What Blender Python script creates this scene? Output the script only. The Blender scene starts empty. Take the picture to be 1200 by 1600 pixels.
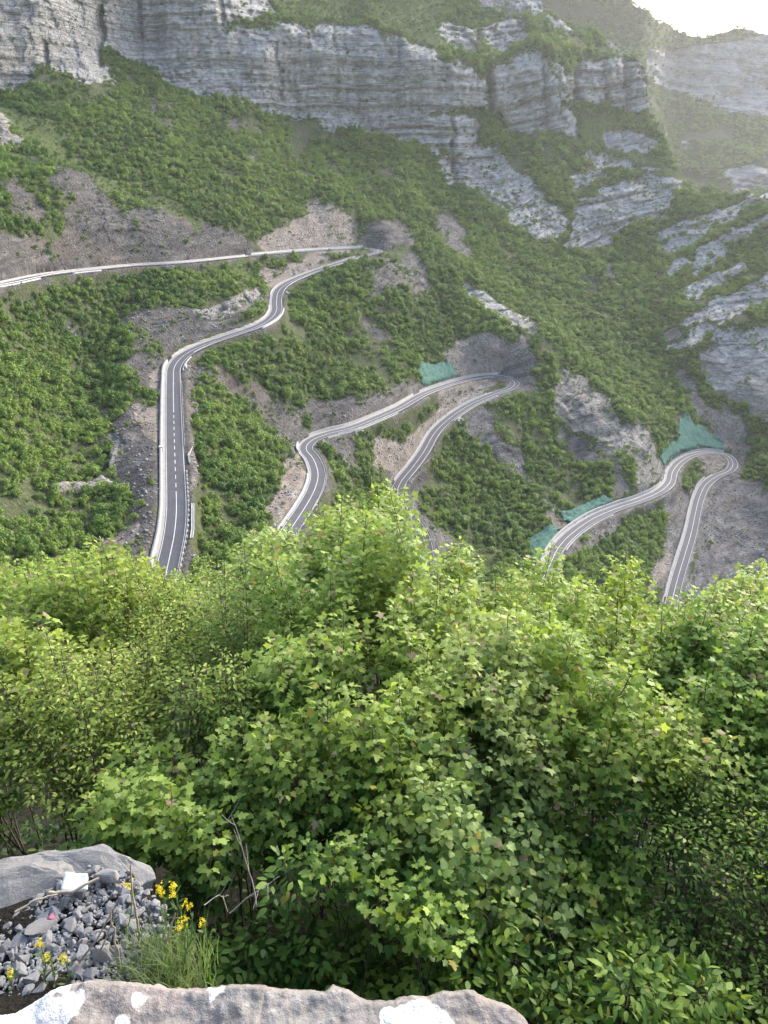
import bpy, math, random
import numpy as np
from mathutils import Vector, Matrix

rng = np.random.default_rng(7)
random.seed(7)
SC = bpy.context.scene
COL = SC.collection

# ------------------------------------------------------------------ camera, sky, sun, exposure
PITCH = math.radians(26.0)
FPX = 1156.0                                   # focal length in pixels of the 1200x1600 photograph
cam_d = bpy.data.cameras.new('camera')
cam_d.sensor_fit = 'VERTICAL'
cam_d.sensor_height = 36.0
cam_d.lens = 36.0 * FPX / 1600.0
cam_d.clip_start = 0.05
cam_d.clip_end = 20000
cam = bpy.data.objects.new('camera', cam_d)
COL.objects.link(cam)
cam.location = (0, 0, 0)
cam.rotation_euler = (math.radians(90) - PITCH, 0, 0)
SC.camera = cam

SUN_EL, SUN_AZ = math.radians(28), math.radians(38)     # azimuth clockwise from +Y
world = bpy.data.worlds.new('World')
SC.world = world
world.use_nodes = True
wn = world.node_tree
for n in list(wn.nodes):
    wn.nodes.remove(n)
w_out = wn.nodes.new('ShaderNodeOutputWorld')
w_bg = wn.nodes.new('ShaderNodeBackground')
w_sky = wn.nodes.new('ShaderNodeTexSky')
w_sky.sky_type = 'NISHITA'
w_sky.sun_disc = False
w_sky.sun_elevation = SUN_EL
w_sky.sun_rotation = SUN_AZ
w_sky.altitude = 600
w_sky.air_density = 1.0
w_sky.dust_density = 3.5
w_sky.ozone_density = 0.2
w_bg.inputs['Strength'].default_value = 0.15
wn.links.new(w_sky.outputs[0], w_bg.inputs[0])
wn.links.new(w_bg.outputs[0], w_out.inputs[0])

sun_d = bpy.data.lights.new('sun', 'SUN')
sun_d.energy = 1.5
sun_d.angle = math.radians(22)
sun_d.color = (1.0, 0.97, 0.92)
sun = bpy.data.objects.new('sun', sun_d)
COL.objects.link(sun)
sdir = Vector((math.sin(SUN_AZ) * math.cos(SUN_EL), math.cos(SUN_AZ) * math.cos(SUN_EL), math.sin(SUN_EL)))
sun.rotation_euler = sdir.to_track_quat('Z', 'Y').to_euler()

SC.view_settings.view_transform = 'Standard'
SC.view_settings.look = 'None'
SC.view_settings.exposure = 1.85
SC.view_settings.gamma = 1.0
SC.cycles.max_bounces = 8
SC.cycles.transparent_max_bounces = 8
SC.cycles.use_denoising = True
HAZE = True

# ------------------------------------------------------------------ small helpers
CP, SP = math.cos(PITCH), math.sin(PITCH)
def ray(u, v):
    """direction with unit depth along the optical axis for a pixel of the 1200x1600 photograph"""
    cx = (np.asarray(u, float) - 600) / FPX
    cy = (800 - np.asarray(v, float)) / FPX
    return np.stack([cx + 0 * cy, CP + cy * SP + 0 * cx, -SP + cy * CP + 0 * cx], -1)
def at_y(u, v, Y):
    d = ray(u, v); return d * (np.asarray(Y, float) / d[..., 1])[..., None]
def at_z(u, v, Z):
    d = ray(u, v); return d * (np.asarray(Z, float) / d[..., 2])[..., None]
def proj(P):
    P = np.asarray(P, float)
    d = P[..., 1] * CP - P[..., 2] * SP
    up = P[..., 1] * SP + P[..., 2] * CP
    return 600 + FPX * P[..., 0] / d, 800 - FPX * up / d
def smooth(a, b, x):
    t = np.clip((x - a) / (b - a), 0, 1); return t * t * (3 - 2 * t)

_perm = np.random.default_rng(3).permutation(512)
_perm = np.concatenate([_perm, _perm, _perm])
_val = np.random.default_rng(4).uniform(-1, 1, 1536)
def noise3(P):
    P = np.asarray(P, float)
    i = np.floor(P).astype(int); f = P - i
    f = f * f * f * (f * (f * 6 - 15) + 10)
    i &= 511
    def h(a, b, c): return _val[_perm[(_perm[(_perm[a & 511] + b) & 511] + c) & 511]]
    x, y, z = i[..., 0], i[..., 1], i[..., 2]
    r = 0
    for dx in (0, 1):
        for dy in (0, 1):
            for dz in (0, 1):
                w = (f[..., 0] if dx else 1 - f[..., 0]) * (f[..., 1] if dy else 1 - f[..., 1]) * (f[..., 2] if dz else 1 - f[..., 2])
                r = r + w * h(x + dx, y + dy, z + dz)
    return r
def fbm(P, octv=4, gain=0.5):
    a, s, r = 1.0, 1.0, 0
    for k in range(octv):
        r = r + a * noise3(np.asarray(P) * s + 17.3 * k); a *= gain; s *= 2.03
    return r

def np_mesh(name, V, F, mats=(), smooth_shade=False):
    """mesh from arrays; F is an (n,k) int array or a list of such arrays"""
    me = bpy.data.meshes.new(name)
    V = np.asarray(V, np.float32).reshape(-1, 3)
    Fs = F if isinstance(F, list) else [F]
    Fs = [np.asarray(f, np.int32) for f in Fs if len(f)]
    nl = sum(f.size for f in Fs); nf = sum(len(f) for f in Fs)
    me.vertices.add(len(V)); me.vertices.foreach_set('co', V.ravel())
    me.loops.add(nl); me.loops.foreach_set('vertex_index', np.concatenate([f.ravel() for f in Fs]))
    tot = np.concatenate([np.full(len(f), f.shape[1], np.int32) for f in Fs])
    st = np.concatenate([[0], np.cumsum(tot)[:-1]]).astype(np.int32)
    me.polygons.add(nf); me.polygons.foreach_set('loop_start', st); me.polygons.foreach_set('loop_total', tot)
    me.update(calc_edges=True)
    if smooth_shade:
        me.polygons.foreach_set('use_smooth', np.ones(nf, bool))
    for m in mats: me.materials.append(m)
    return me
def col_attr(me, name, C):
    a = me.attributes.new(name, 'FLOAT_COLOR', 'POINT')
    C = np.asarray(C, np.float32)
    if C.shape[1] == 3: C = np.concatenate([C, np.ones((len(C), 1), np.float32)], 1)
    a.data.foreach_set('color', C.ravel())
def add(name, me, parent=None, label=None, cat=None, group=None, kind=None, loc=None):
    o = bpy.data.objects.new(name, me); COL.objects.link(o)
    if parent is not None: o.parent = parent
    if label: o['label'] = label
    if cat: o['category'] = cat
    if group: o['group'] = group
    if kind: o['kind'] = kind
    if loc is not None: o.location = loc
    return o
def empty(name, loc, **k):
    o = add(name, None, **k); o.location = loc; o.empty_display_size = 0.1; return o

class NT:
    """tiny node-tree builder"""
    def __init__(s, name):
        s.m = bpy.data.materials.new(name); s.m.use_nodes = True
        s.t = s.m.node_tree
        s.t.nodes.clear()
        s.out = s.t.nodes.new('ShaderNodeOutputMaterial')
    def n(s, typ, ins=None, **props):
        nd = s.t.nodes.new(typ)
        for k, v in props.items(): setattr(nd, k, v)
        for k, v in (ins or {}).items(): s.set(nd.inputs[k], v)
        return nd
    def set(s, sock, v):
        if isinstance(v, bpy.types.NodeSocket): s.t.links.new(v, sock)
        elif isinstance(v, bpy.types.Node): s.t.links.new(v.outputs[0], sock)
        else:
            if sock.type == 'RGBA' and len(v) == 3: v = (*v, 1)
            sock.default_value = v
    def mix(s, fac, a, b):
        nd = s.n('ShaderNodeMix', data_type='RGBA')
        s.set(nd.inputs[0], fac); s.set(nd.inputs[6], a); s.set(nd.inputs[7], b)
        return nd.outputs[2]
    def math(s, op, a, b=0.0, clamp=False):
        nd = s.n('ShaderNodeMath', operation=op, use_clamp=clamp); s.set(nd.inputs[0], a); s.set(nd.inputs[1], b); return nd.outputs[0]
    def noise(s, vec, scale, detail=4, rough=0.55):
        return s.n('ShaderNodeTexNoise', {'Vector': vec, 'Scale': scale, 'Detail': detail, 'Roughness': rough}).outputs[0]
    def ramp(s, fac, a, b):
        nd = s.n('ShaderNodeMapRange', {0: fac, 1: a, 2: b}, clamp=True); return nd.outputs[0]
    def mapping(s, vec, scale=(1, 1, 1), rot=(0, 0, 0)):
        return s.n('ShaderNodeMapping', {'Vector': vec, 'Scale': scale, 'Rotation': rot}).outputs[0]
    def obj(s): return s.n('ShaderNodeTexCoord').outputs['Object']
    def pos(s): return s.n('ShaderNodeNewGeometry').outputs['Position']
    def bsdf(s, color, rough=0.8, normal=None, spec=0.3):
        b = s.n('ShaderNodeBsdfPrincipled', {'Base Color': color, 'Roughness': rough, 'Specular IOR Level': spec})
        if normal is not None: s.set(b.inputs['Normal'], normal)
        s.t.links.new(b.outputs[0], s.out.inputs[0]); return b
    def bump(s, h, strength=0.5, dist=0.1):
        return s.n('ShaderNodeBump', {'Height': h, 'Strength': strength, 'Distance': dist}).outputs[0]

# ------------------------------------------------------------------ terrain materials
def mat_terrain(name):
    t = NT(name); p = t.pos()
    at = t.n('ShaderNodeAttribute', attribute_name='cover')
    sep = t.n('ShaderNodeSeparateColor', {0: at.outputs['Color']})
    rock, scree, soil = sep.outputs[0], sep.outputs[1], sep.outputs[2]
    grass = at.outputs['Alpha']
    n_big = t.noise(p, 0.02, 5); n_mid = t.noise(p, 0.12, 5); n_fine = t.noise(p, 0.7, 4, 0.65)
    # ground under the shrubs: dry grass, herbs and earth
    g = t.mix(t.ramp(n_mid, .35, .65), (.052, .066, .028), (.085, .098, .045))
    g = t.mix(t.math('MULTIPLY', t.ramp(n_fine, .5, .72), .7), g, (.16, .15, .11))
    g2 = t.mix(t.ramp(n_fine, .3, .7), (.065, .092, .03), (.10, .122, .045))
    g = t.mix(grass, g, g2)
    # layered limestone
    strat = t.n('ShaderNodeAttribute', attribute_name='strata').outputs['Fac']
    wob = t.math('ADD', strat, t.math('MULTIPLY', t.math('SUBTRACT', n_mid, .5), 1.3))
    sv = t.n('ShaderNodeCombineXYZ', {2: wob})
    xy = t.mapping(p, (.11, .11, 0))
    lay = t.n('ShaderNodeVectorMath', {0: xy, 1: t.mapping(sv, (1, 1, .8))}, operation='ADD').outputs[0]
    n_lay = t.noise(lay, .62, 4, .75)
    vert = t.noise(t.mapping(p, (.16, .16, .035)), 1.0, 5, .65)
    blocks = t.n('ShaderNodeTexVoronoi', {'Vector': t.n('ShaderNodeVectorMath', {0: t.mapping(p, (.10, .10, .012)), 1: t.mapping(sv, (1, 1, .19))}, operation='ADD').outputs[0], 'Scale': 1.6, 'Randomness': 1.0}, feature='DISTANCE_TO_EDGE').outputs[0]
    crack = t.math('MAXIMUM', t.ramp(blocks, .0, .05), t.ramp(n_fine, .42, .56))
    bv = t.n('ShaderNodeVectorMath', {0: t.mapping(p, (.16, .16, .02)), 1: t.mapping(sv, (1, 1, .30))}, operation='ADD').outputs[0]
    cellc = t.n('ShaderNodeSeparateColor', {0: t.n('ShaderNodeTexVoronoi', {'Vector': bv, 'Scale': 1.0}).outputs['Color']}).outputs[0]
    rc = t.mix(t.ramp(n_lay, .36, .62), (.29, .278, .26), (.62, .595, .55))
    rc = t.mix(.5, rc, t.mix(cellc, (.29, .278, .26), (.62, .595, .55)))
    n1 = t.noise(t.n('ShaderNodeVectorMath', {0: t.mapping(p, (.008, .008, 0)), 1: t.mapping(sv, (1, 1, .22))}, operation='ADD').outputs[0], 1.0, 2, .6)
    bed = t.ramp(t.math('ABSOLUTE', t.math('SUBTRACT', n1, .5)), .0, .045)
    rc = t.mix(bed, t.mix(.58, rc, (.09, .085, .08)), rc)
    rc = t.mix(t.ramp(vert, .35, .68), t.mix(.5, rc, (.23, .225, .225)), rc)
    rc = t.mix(crack, t.mix(.75, rc, (.085, .08, .075)), rc)
    rc = t.mix(t.ramp(n_big, .6, .78), rc, (.36, .29, .23))
    rc = t.mix(t.math('MULTIPLY', t.ramp(n_fine, .58, .72), .45), rc, (.06, .08, .035))
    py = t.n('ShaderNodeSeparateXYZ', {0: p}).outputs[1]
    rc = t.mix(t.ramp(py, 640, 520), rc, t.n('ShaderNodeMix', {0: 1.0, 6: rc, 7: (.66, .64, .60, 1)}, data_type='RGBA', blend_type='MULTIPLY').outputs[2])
    # scree and shale
    flow = t.noise(t.mapping(p, (.22, .12, .16), (0, 0, -.5)), 1.0, 5, .7)
    scc = t.mix(t.ramp(flow, .3, .7), (.11, .104, .10), (.225, .215, .207))
    scc = t.mix(t.ramp(n_fine, .38, .6), t.mix(.6, scc, (.07, .062, .058)), scc)
    scc = t.mix(t.ramp(n_lay, .46, .36), scc, t.mix(.5, scc, (.05, .045, .04)))
    scc = t.mix(t.ramp(n_lay, .52, .66), scc, t.mix(.5, scc, (.34, .32, .295)))
    scc = t.mix(bed, t.mix(.6, scc, (.06, .055, .052)), scc)
    scc = t.mix(t.ramp(n_big, .5, .65), scc, t.mix(.4, scc, (.21, .165, .135)))
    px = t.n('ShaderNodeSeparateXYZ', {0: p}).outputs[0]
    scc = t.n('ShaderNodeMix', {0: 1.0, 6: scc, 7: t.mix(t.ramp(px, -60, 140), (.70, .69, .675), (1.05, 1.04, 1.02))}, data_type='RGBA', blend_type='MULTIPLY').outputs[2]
    so = t.mix(t.ramp(flow, .3, .7), (.165, .138, .115), (.31, .27, .23))
    so = t.mix(t.ramp(n_fine, .48, .66), so, (.13, .10, .08))
    so = t.mix(t.ramp(n_lay, .55, .68), so, (.34, .31, .28))
    jit = t.math('MULTIPLY', t.math('SUBTRACT', n_fine, .5), .9)
    jit2 = t.math('MULTIPLY', t.math('SUBTRACT', n_mid, .5), .9)
    j = t.math('ADD', jit, jit2)
    def edge(m): return t.ramp(t.math('ADD', m, j), .38, .62)
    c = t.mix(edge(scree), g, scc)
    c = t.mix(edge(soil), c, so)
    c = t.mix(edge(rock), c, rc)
    h = t.math('ADD', t.math('MULTIPLY', n_lay, rock), t.math('MULTIPLY', n_fine, .5))
    h = t.math('ADD', h, t.math('MULTIPLY', t.math('MULTIPLY', crack, rock), .35))
    h = t.math('ADD', h, t.math('MULTIPLY', flow, .3))
    t.bsdf(c, .95, t.bump(h, 1.0, 2.4), .1)
    return t.m
M_TERR = mat_terrain('mountain_ground')

def simple_mat(name, c1, c2, scale, rough=.85, bump=.3, bd=.02, spec=.3, detail=5):
    t = NT(name); p = t.obj()
    n = t.noise(p, scale, detail, .6); n2 = t.noise(p, scale * .13, 3)
    c = t.mix(t.ramp(n, .3, .7), c1, c2)
    c = t.mix(t.math('MULTIPLY', t.ramp(n2, .45, .75), .35), c, tuple(.6 * a for a in c1))
    t.bsdf(c, rough, t.bump(n, bump, bd), spec); return t.m
M_ASPH = simple_mat('asphalt', (.072, .07, .076), (.105, .103, .11), 1.3, .8, .2, .02)
M_PAINT = simple_mat('road_paint', (.55, .55, .55), (.8, .8, .8), 2.0, .7, .1)
M_CONC = simple_mat('concrete', (.29, .275, .25), (.42, .40, .365), 1.1, .9, .3, .03)
M_CONCW = simple_mat('pale_concrete', (.40, .39, .365), (.54, .53, .495), .8, .9, .3, .03)
M_MASON = simple_mat('masonry', (.27, .24, .205), (.46, .42, .365), 1.8, .9, .5, .05)
M_GUT = simple_mat('gutter_concrete', (.30, .29, .28), (.42, .41, .40), 1.5, .9, .2, .02)
M_STEEL = simple_mat('galvanised_steel', (.28, .28, .285), (.40, .40, .41), 3.0, .45, .05, .01, .5)

# ------------------------------------------------------------------ the road's course: (u, v[, height]) traced, one point after another downhill
ROAD = [(-220,478,-47),(-120,461),(0,445,-53),(75,429.5),(150,421),(210,415),(281,411),(337,405.5),(394,399.5),(475,392.5),(535,389),(571,388,-69.5),
 (589,390.5),(590,394.5),(572,399,-71),(550,405.5),(512,417.5),(475,431),(449,443),(436,454),(432,470,-83),(432,485),(422,499),(400,511),
 (356,526),(319,539),(289,554),(273,572,-92.5),(271,594),(271.5,650),(273,706),(275,762,-102.5),(275.6,800),(272,837),(264,875),(258,905,-108),
 (254,950),(268,1000),(320,1022,-111.5),(370,990),(400,930),(425,875),(456,824,-118),(477,792),(492,764),(497,740),(489,716,-126),(478,701),(487,688),(512,678),
 (550,668.5,-131),(587,654),(625,637),(662,616),(700,602,-141),(737,592),(772,588),(796,591.5),(805,598.5,-146.5),(797,607),(775,614.5),
 (737,631),(707,650,-152),(681,674),(662,706),(644,731),(628,750,-160),(621,766),(625,785),(640,807),(657,830),(666,856,-168.5),
 (668,890),(690,930),(740,960,-175.5),(800,950),(840,915),(861,880,-184),(868,863),(883,843),(907,823),(933,807),(967,793),(1000,782,-191.5),(1033,767),
 (1047,753),(1051,737,-196),(1063,722),(1083,711),(1110,706.5),(1133,710),(1145,721,-201.5),(1140,735),(1121,743.5),(1103,757),(1093,777),(1087,800,-207.5),
 (1080,833),(1070,867),(1060,900),(1051,935,-216),(1040,990),(1030,1060,-222)]
def build_road():
    uv = np.array([(p[0], p[1]) for p in ROAD], float)
    kn = [i for i, p in enumerate(ROAD) if len(p) > 2]
    z = np.interp(np.arange(len(ROAD)), kn, [ROAD[i][2] for i in kn])
    for _ in range(12):
        P = at_z(uv[:, 0], uv[:, 1], z)
        s = np.concatenate([[0], np.cumsum(np.linalg.norm(np.diff(P, axis=0), axis=1))])
        z = .5 * z + .5 * np.interp(s, s[kn], [ROAD[i][2] for i in kn])
    P = at_z(uv[:, 0], uv[:, 1], z)
    out = []
    for i in range(len(P) - 1):                       # centripetal-ish catmull-rom
        p0, p1, p2, p3 = P[max(i - 1, 0)], P[i], P[i + 1], P[min(i + 2, len(P) - 1)]
        d0, d1, d2 = (max(np.linalg.norm(b - a), 1e-3) ** .5 for a, b in ((p0, p1), (p1, p2), (p2, p3)))
        m1 = (p1 - p0) / d0 - (p2 - p0) / (d0 + d1) + (p2 - p1) / d1 if i else (p2 - p1) / d1
        m2 = (p2 - p1) / d1 - (p3 - p1) / (d1 + d2) + (p3 - p2) / d2 if i < len(P) - 2 else (p2 - p1) / d1
        m1, m2 = m1 * d1, m2 * d1
        for t in np.linspace(0, 1, 24, endpoint=False):
            out.append((2*t**3-3*t*t+1)*p1 + (t**3-2*t*t+t)*m1 + (-2*t**3+3*t*t)*p2 + (t**3-t*t)*m2)
    out = np.array(out)
    s = np.concatenate([[0], np.cumsum(np.linalg.norm(np.diff(out, axis=0), axis=1))])
    S = np.arange(0, s[-1], 1.5)
    C = np.stack([np.interp(S, s, out[:, k]) for k in range(3)], 1)
    k = np.exp(-.5 * (np.arange(-6, 7) / 1.7) ** 2); k /= k.sum()
    kz = np.exp(-.5 * (np.arange(-20, 21) / 8.) ** 2); kz /= kz.sum()
    for a in range(3):
        kk = kz if a == 2 else k
        m = len(kk) // 2
        C[:, a] = np.convolve(np.pad(C[:, a], m, mode='reflect', reflect_type='odd'), kk, 'valid')
    ctrl_s = np.array([S[np.argmin(((C - p) ** 2).sum(1))] for p in P])
    return C, S, ctrl_s, P
RC, RS, RCTRL, RP = build_road()
tang = np.gradient(RC, axis=0); tang[:, 2] = 0; tang /= np.linalg.norm(tang, axis=1)[:, None]
RN = np.stack([-tang[:, 1], tang[:, 0], 0 * tang[:, 0]], 1)      # left of travel
HALF = 3.3

# ------------------------------------------------------------------ terrain surface
CTRL = [(-250,420,300),(-250,330,370),(-250,200,480),(-250,100,560),(-250,-80,600),
 (0,422,351),(0,380,373),(0,330,405),(0,300,421),(0,240,480),(0,180,530),(0,145,590),(0,100,600),(0,0,618),(0,-90,640),
 (100,405,405),(100,350,432),(100,300,455),(80,240,508),(150,200,590),(180,150,668),(150,90,690),(150,0,712),(60,135,612),(60,0,640),(150,-90,735),
 (250,392,462),(250,340,492),(180,395,440),(300,250,600),(320,180,715),(300,142,742),(300,50,757),(300,0,766),(300,-90,790),(205,100,735),(210,0,755),
 (390,340,560),(400,250,660),(450,372,578),(450,300,655),(450,200,785),(450,182,800),(450,45,815),(450,5,890),(450,-90,980),
 (520,330,640),(600,372,632),(600,330,690),(600,270,770),(600,217,850),(600,60,868),(600,0,965),(600,-90,1070),
 (700,300,800),(700,225,865),(700,85,888),(700,30,985),(700,-90,1090),
 (560,480,505),(620,520,500),(600,590,440),(520,560,440),(650,450,575),(700,450,602),(770,490,580),(840,525,560),(900,590,520),(960,645,490),(1010,690,468),(700,530,540),(770,545,522),(840,560,530),
 (760,400,690),(850,470,645),(950,550,600),(1030,640,545),(1060,690,508),
 (850,350,800),(800,250,885),(800,205,925),(800,105,940),(800,40,1015),(800,-90,1120),(850,92,950),(893,215,935),
 (950,440,720),(950,380,800),(950,300,862),(950,245,940),(960,185,1000),(960,90,1016),(930,50,1080),(1010,110,1030),
 (1030,350,820),(1060,285,875),(1030,240,935),(1012,185,1000),
 (1100,520,640),(1100,420,740),(1120,320,835),(1140,300,855),(1200,350,780),(1200,450,690),(1200,560,590),(1200,640,530),(1400,300,830),(1400,450,660),(1400,650,480),(1200,720,480),(1200,850,390),(1400,850,350),
 (1200,1000,310),(1400,1000,290),
 (350,650,330),(400,760,270),(360,850,215),(430,700,315),(150,600,330),(0,600,262),(0,750,205),(150,750,232),(150,880,180),(0,900,158),(-250,600,250),(-250,800,180),(-250,1000,125),(0,1000,130),(150,1000,146),
 (560,760,318),(560,860,262),(700,750,392),(800,700,432),(780,800,372),(760,880,325),(850,750,418),(900,700,462),(950,860,350),(1000,850,375),(1000,950,300),(560,1000,205),(800,1020,258)]
NEAR_SKY = [(-300,-90),(838,-90),(850,20),(900,42),(960,72),(1000,86),(1013,110),(1015,180),(1035,215),(1062,262),(1085,288),(1140,298),(1260,300),(1500,300)]
def tps(pts, vals, lam):
    n = len(pts)
    d = np.linalg.norm(pts[:, None] - pts[None], axis=2)
    K = np.where(d > 0, d * d * np.log(d + 1e-9), 0) + lam * np.eye(n)
    Pm = np.concatenate([np.ones((n, 1)), pts], 1)
    A = np.block([[K, Pm], [Pm.T, np.zeros((3, 3))]])
    w = np.linalg.solve(A, np.concatenate([vals, [0, 0, 0]]))
    def f(q):
        out = np.empty(len(q))
        for a in range(0, len(q), 20000):
            qq = q[a:a + 20000]
            d2 = ((qq[:, None] - pts[None]) ** 2).sum(2)
            out[a:a + 20000] = (.5 * d2 * np.log(d2 + 1e-12)) @ w[:n] + w[n] + qq @ w[n + 1:]
        return out
    return f
ru, rv = proj(RC[::9])
cp = np.array([(a, b) for a, b, _ in CTRL], float)
keep = np.array([np.min((ru - a) ** 2 + ((rv - b) * 1.5) ** 2) > 12 ** 2 for a, b in cp])
tp = np.concatenate([cp[keep], np.stack([ru, rv], 1)]) / 100
tv = np.concatenate([np.log([c[2] for c in CTRL])[keep], np.log(RC[::9, 1])])
depth = tps(tp, tv, 2e-4)

DU, DV = 2.4, 2.0
US = np.arange(-210, 1411, DU)
VS = np.arange(1040, -91, -DV)
UU, VV = np.meshgrid(US, VS)                     # rows go up the picture
SKYV = np.interp(US, [p[0] for p in NEAR_SKY], [p[1] for p in NEAR_SKY])
SKYV = SKYV + np.where(US > 840, fbm(np.stack([US / 22, 0 * US, 0 * US], 1), 4) * 5, 0)
Vc = np.maximum(VV, SKYV[None, :])
Yd = np.exp(depth(np.stack([UU.ravel(), Vc.ravel()], 1) / 100)).reshape(UU.shape)
Yd = np.maximum.accumulate(Yd + 0.004 * np.arange(len(VS))[:, None], axis=0)
TP = at_y(UU, Vc, Yd)
over = np.maximum(SKYV[None, :] - VV, 0)          # rows past the crest run down the hidden back slope
TP[..., 1] += over * 1.6
TP[..., 0] *= TP[..., 1] / np.maximum(TP[..., 1] - over * 1.6, 1)
TP[..., 2] -= over * 1.1

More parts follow.
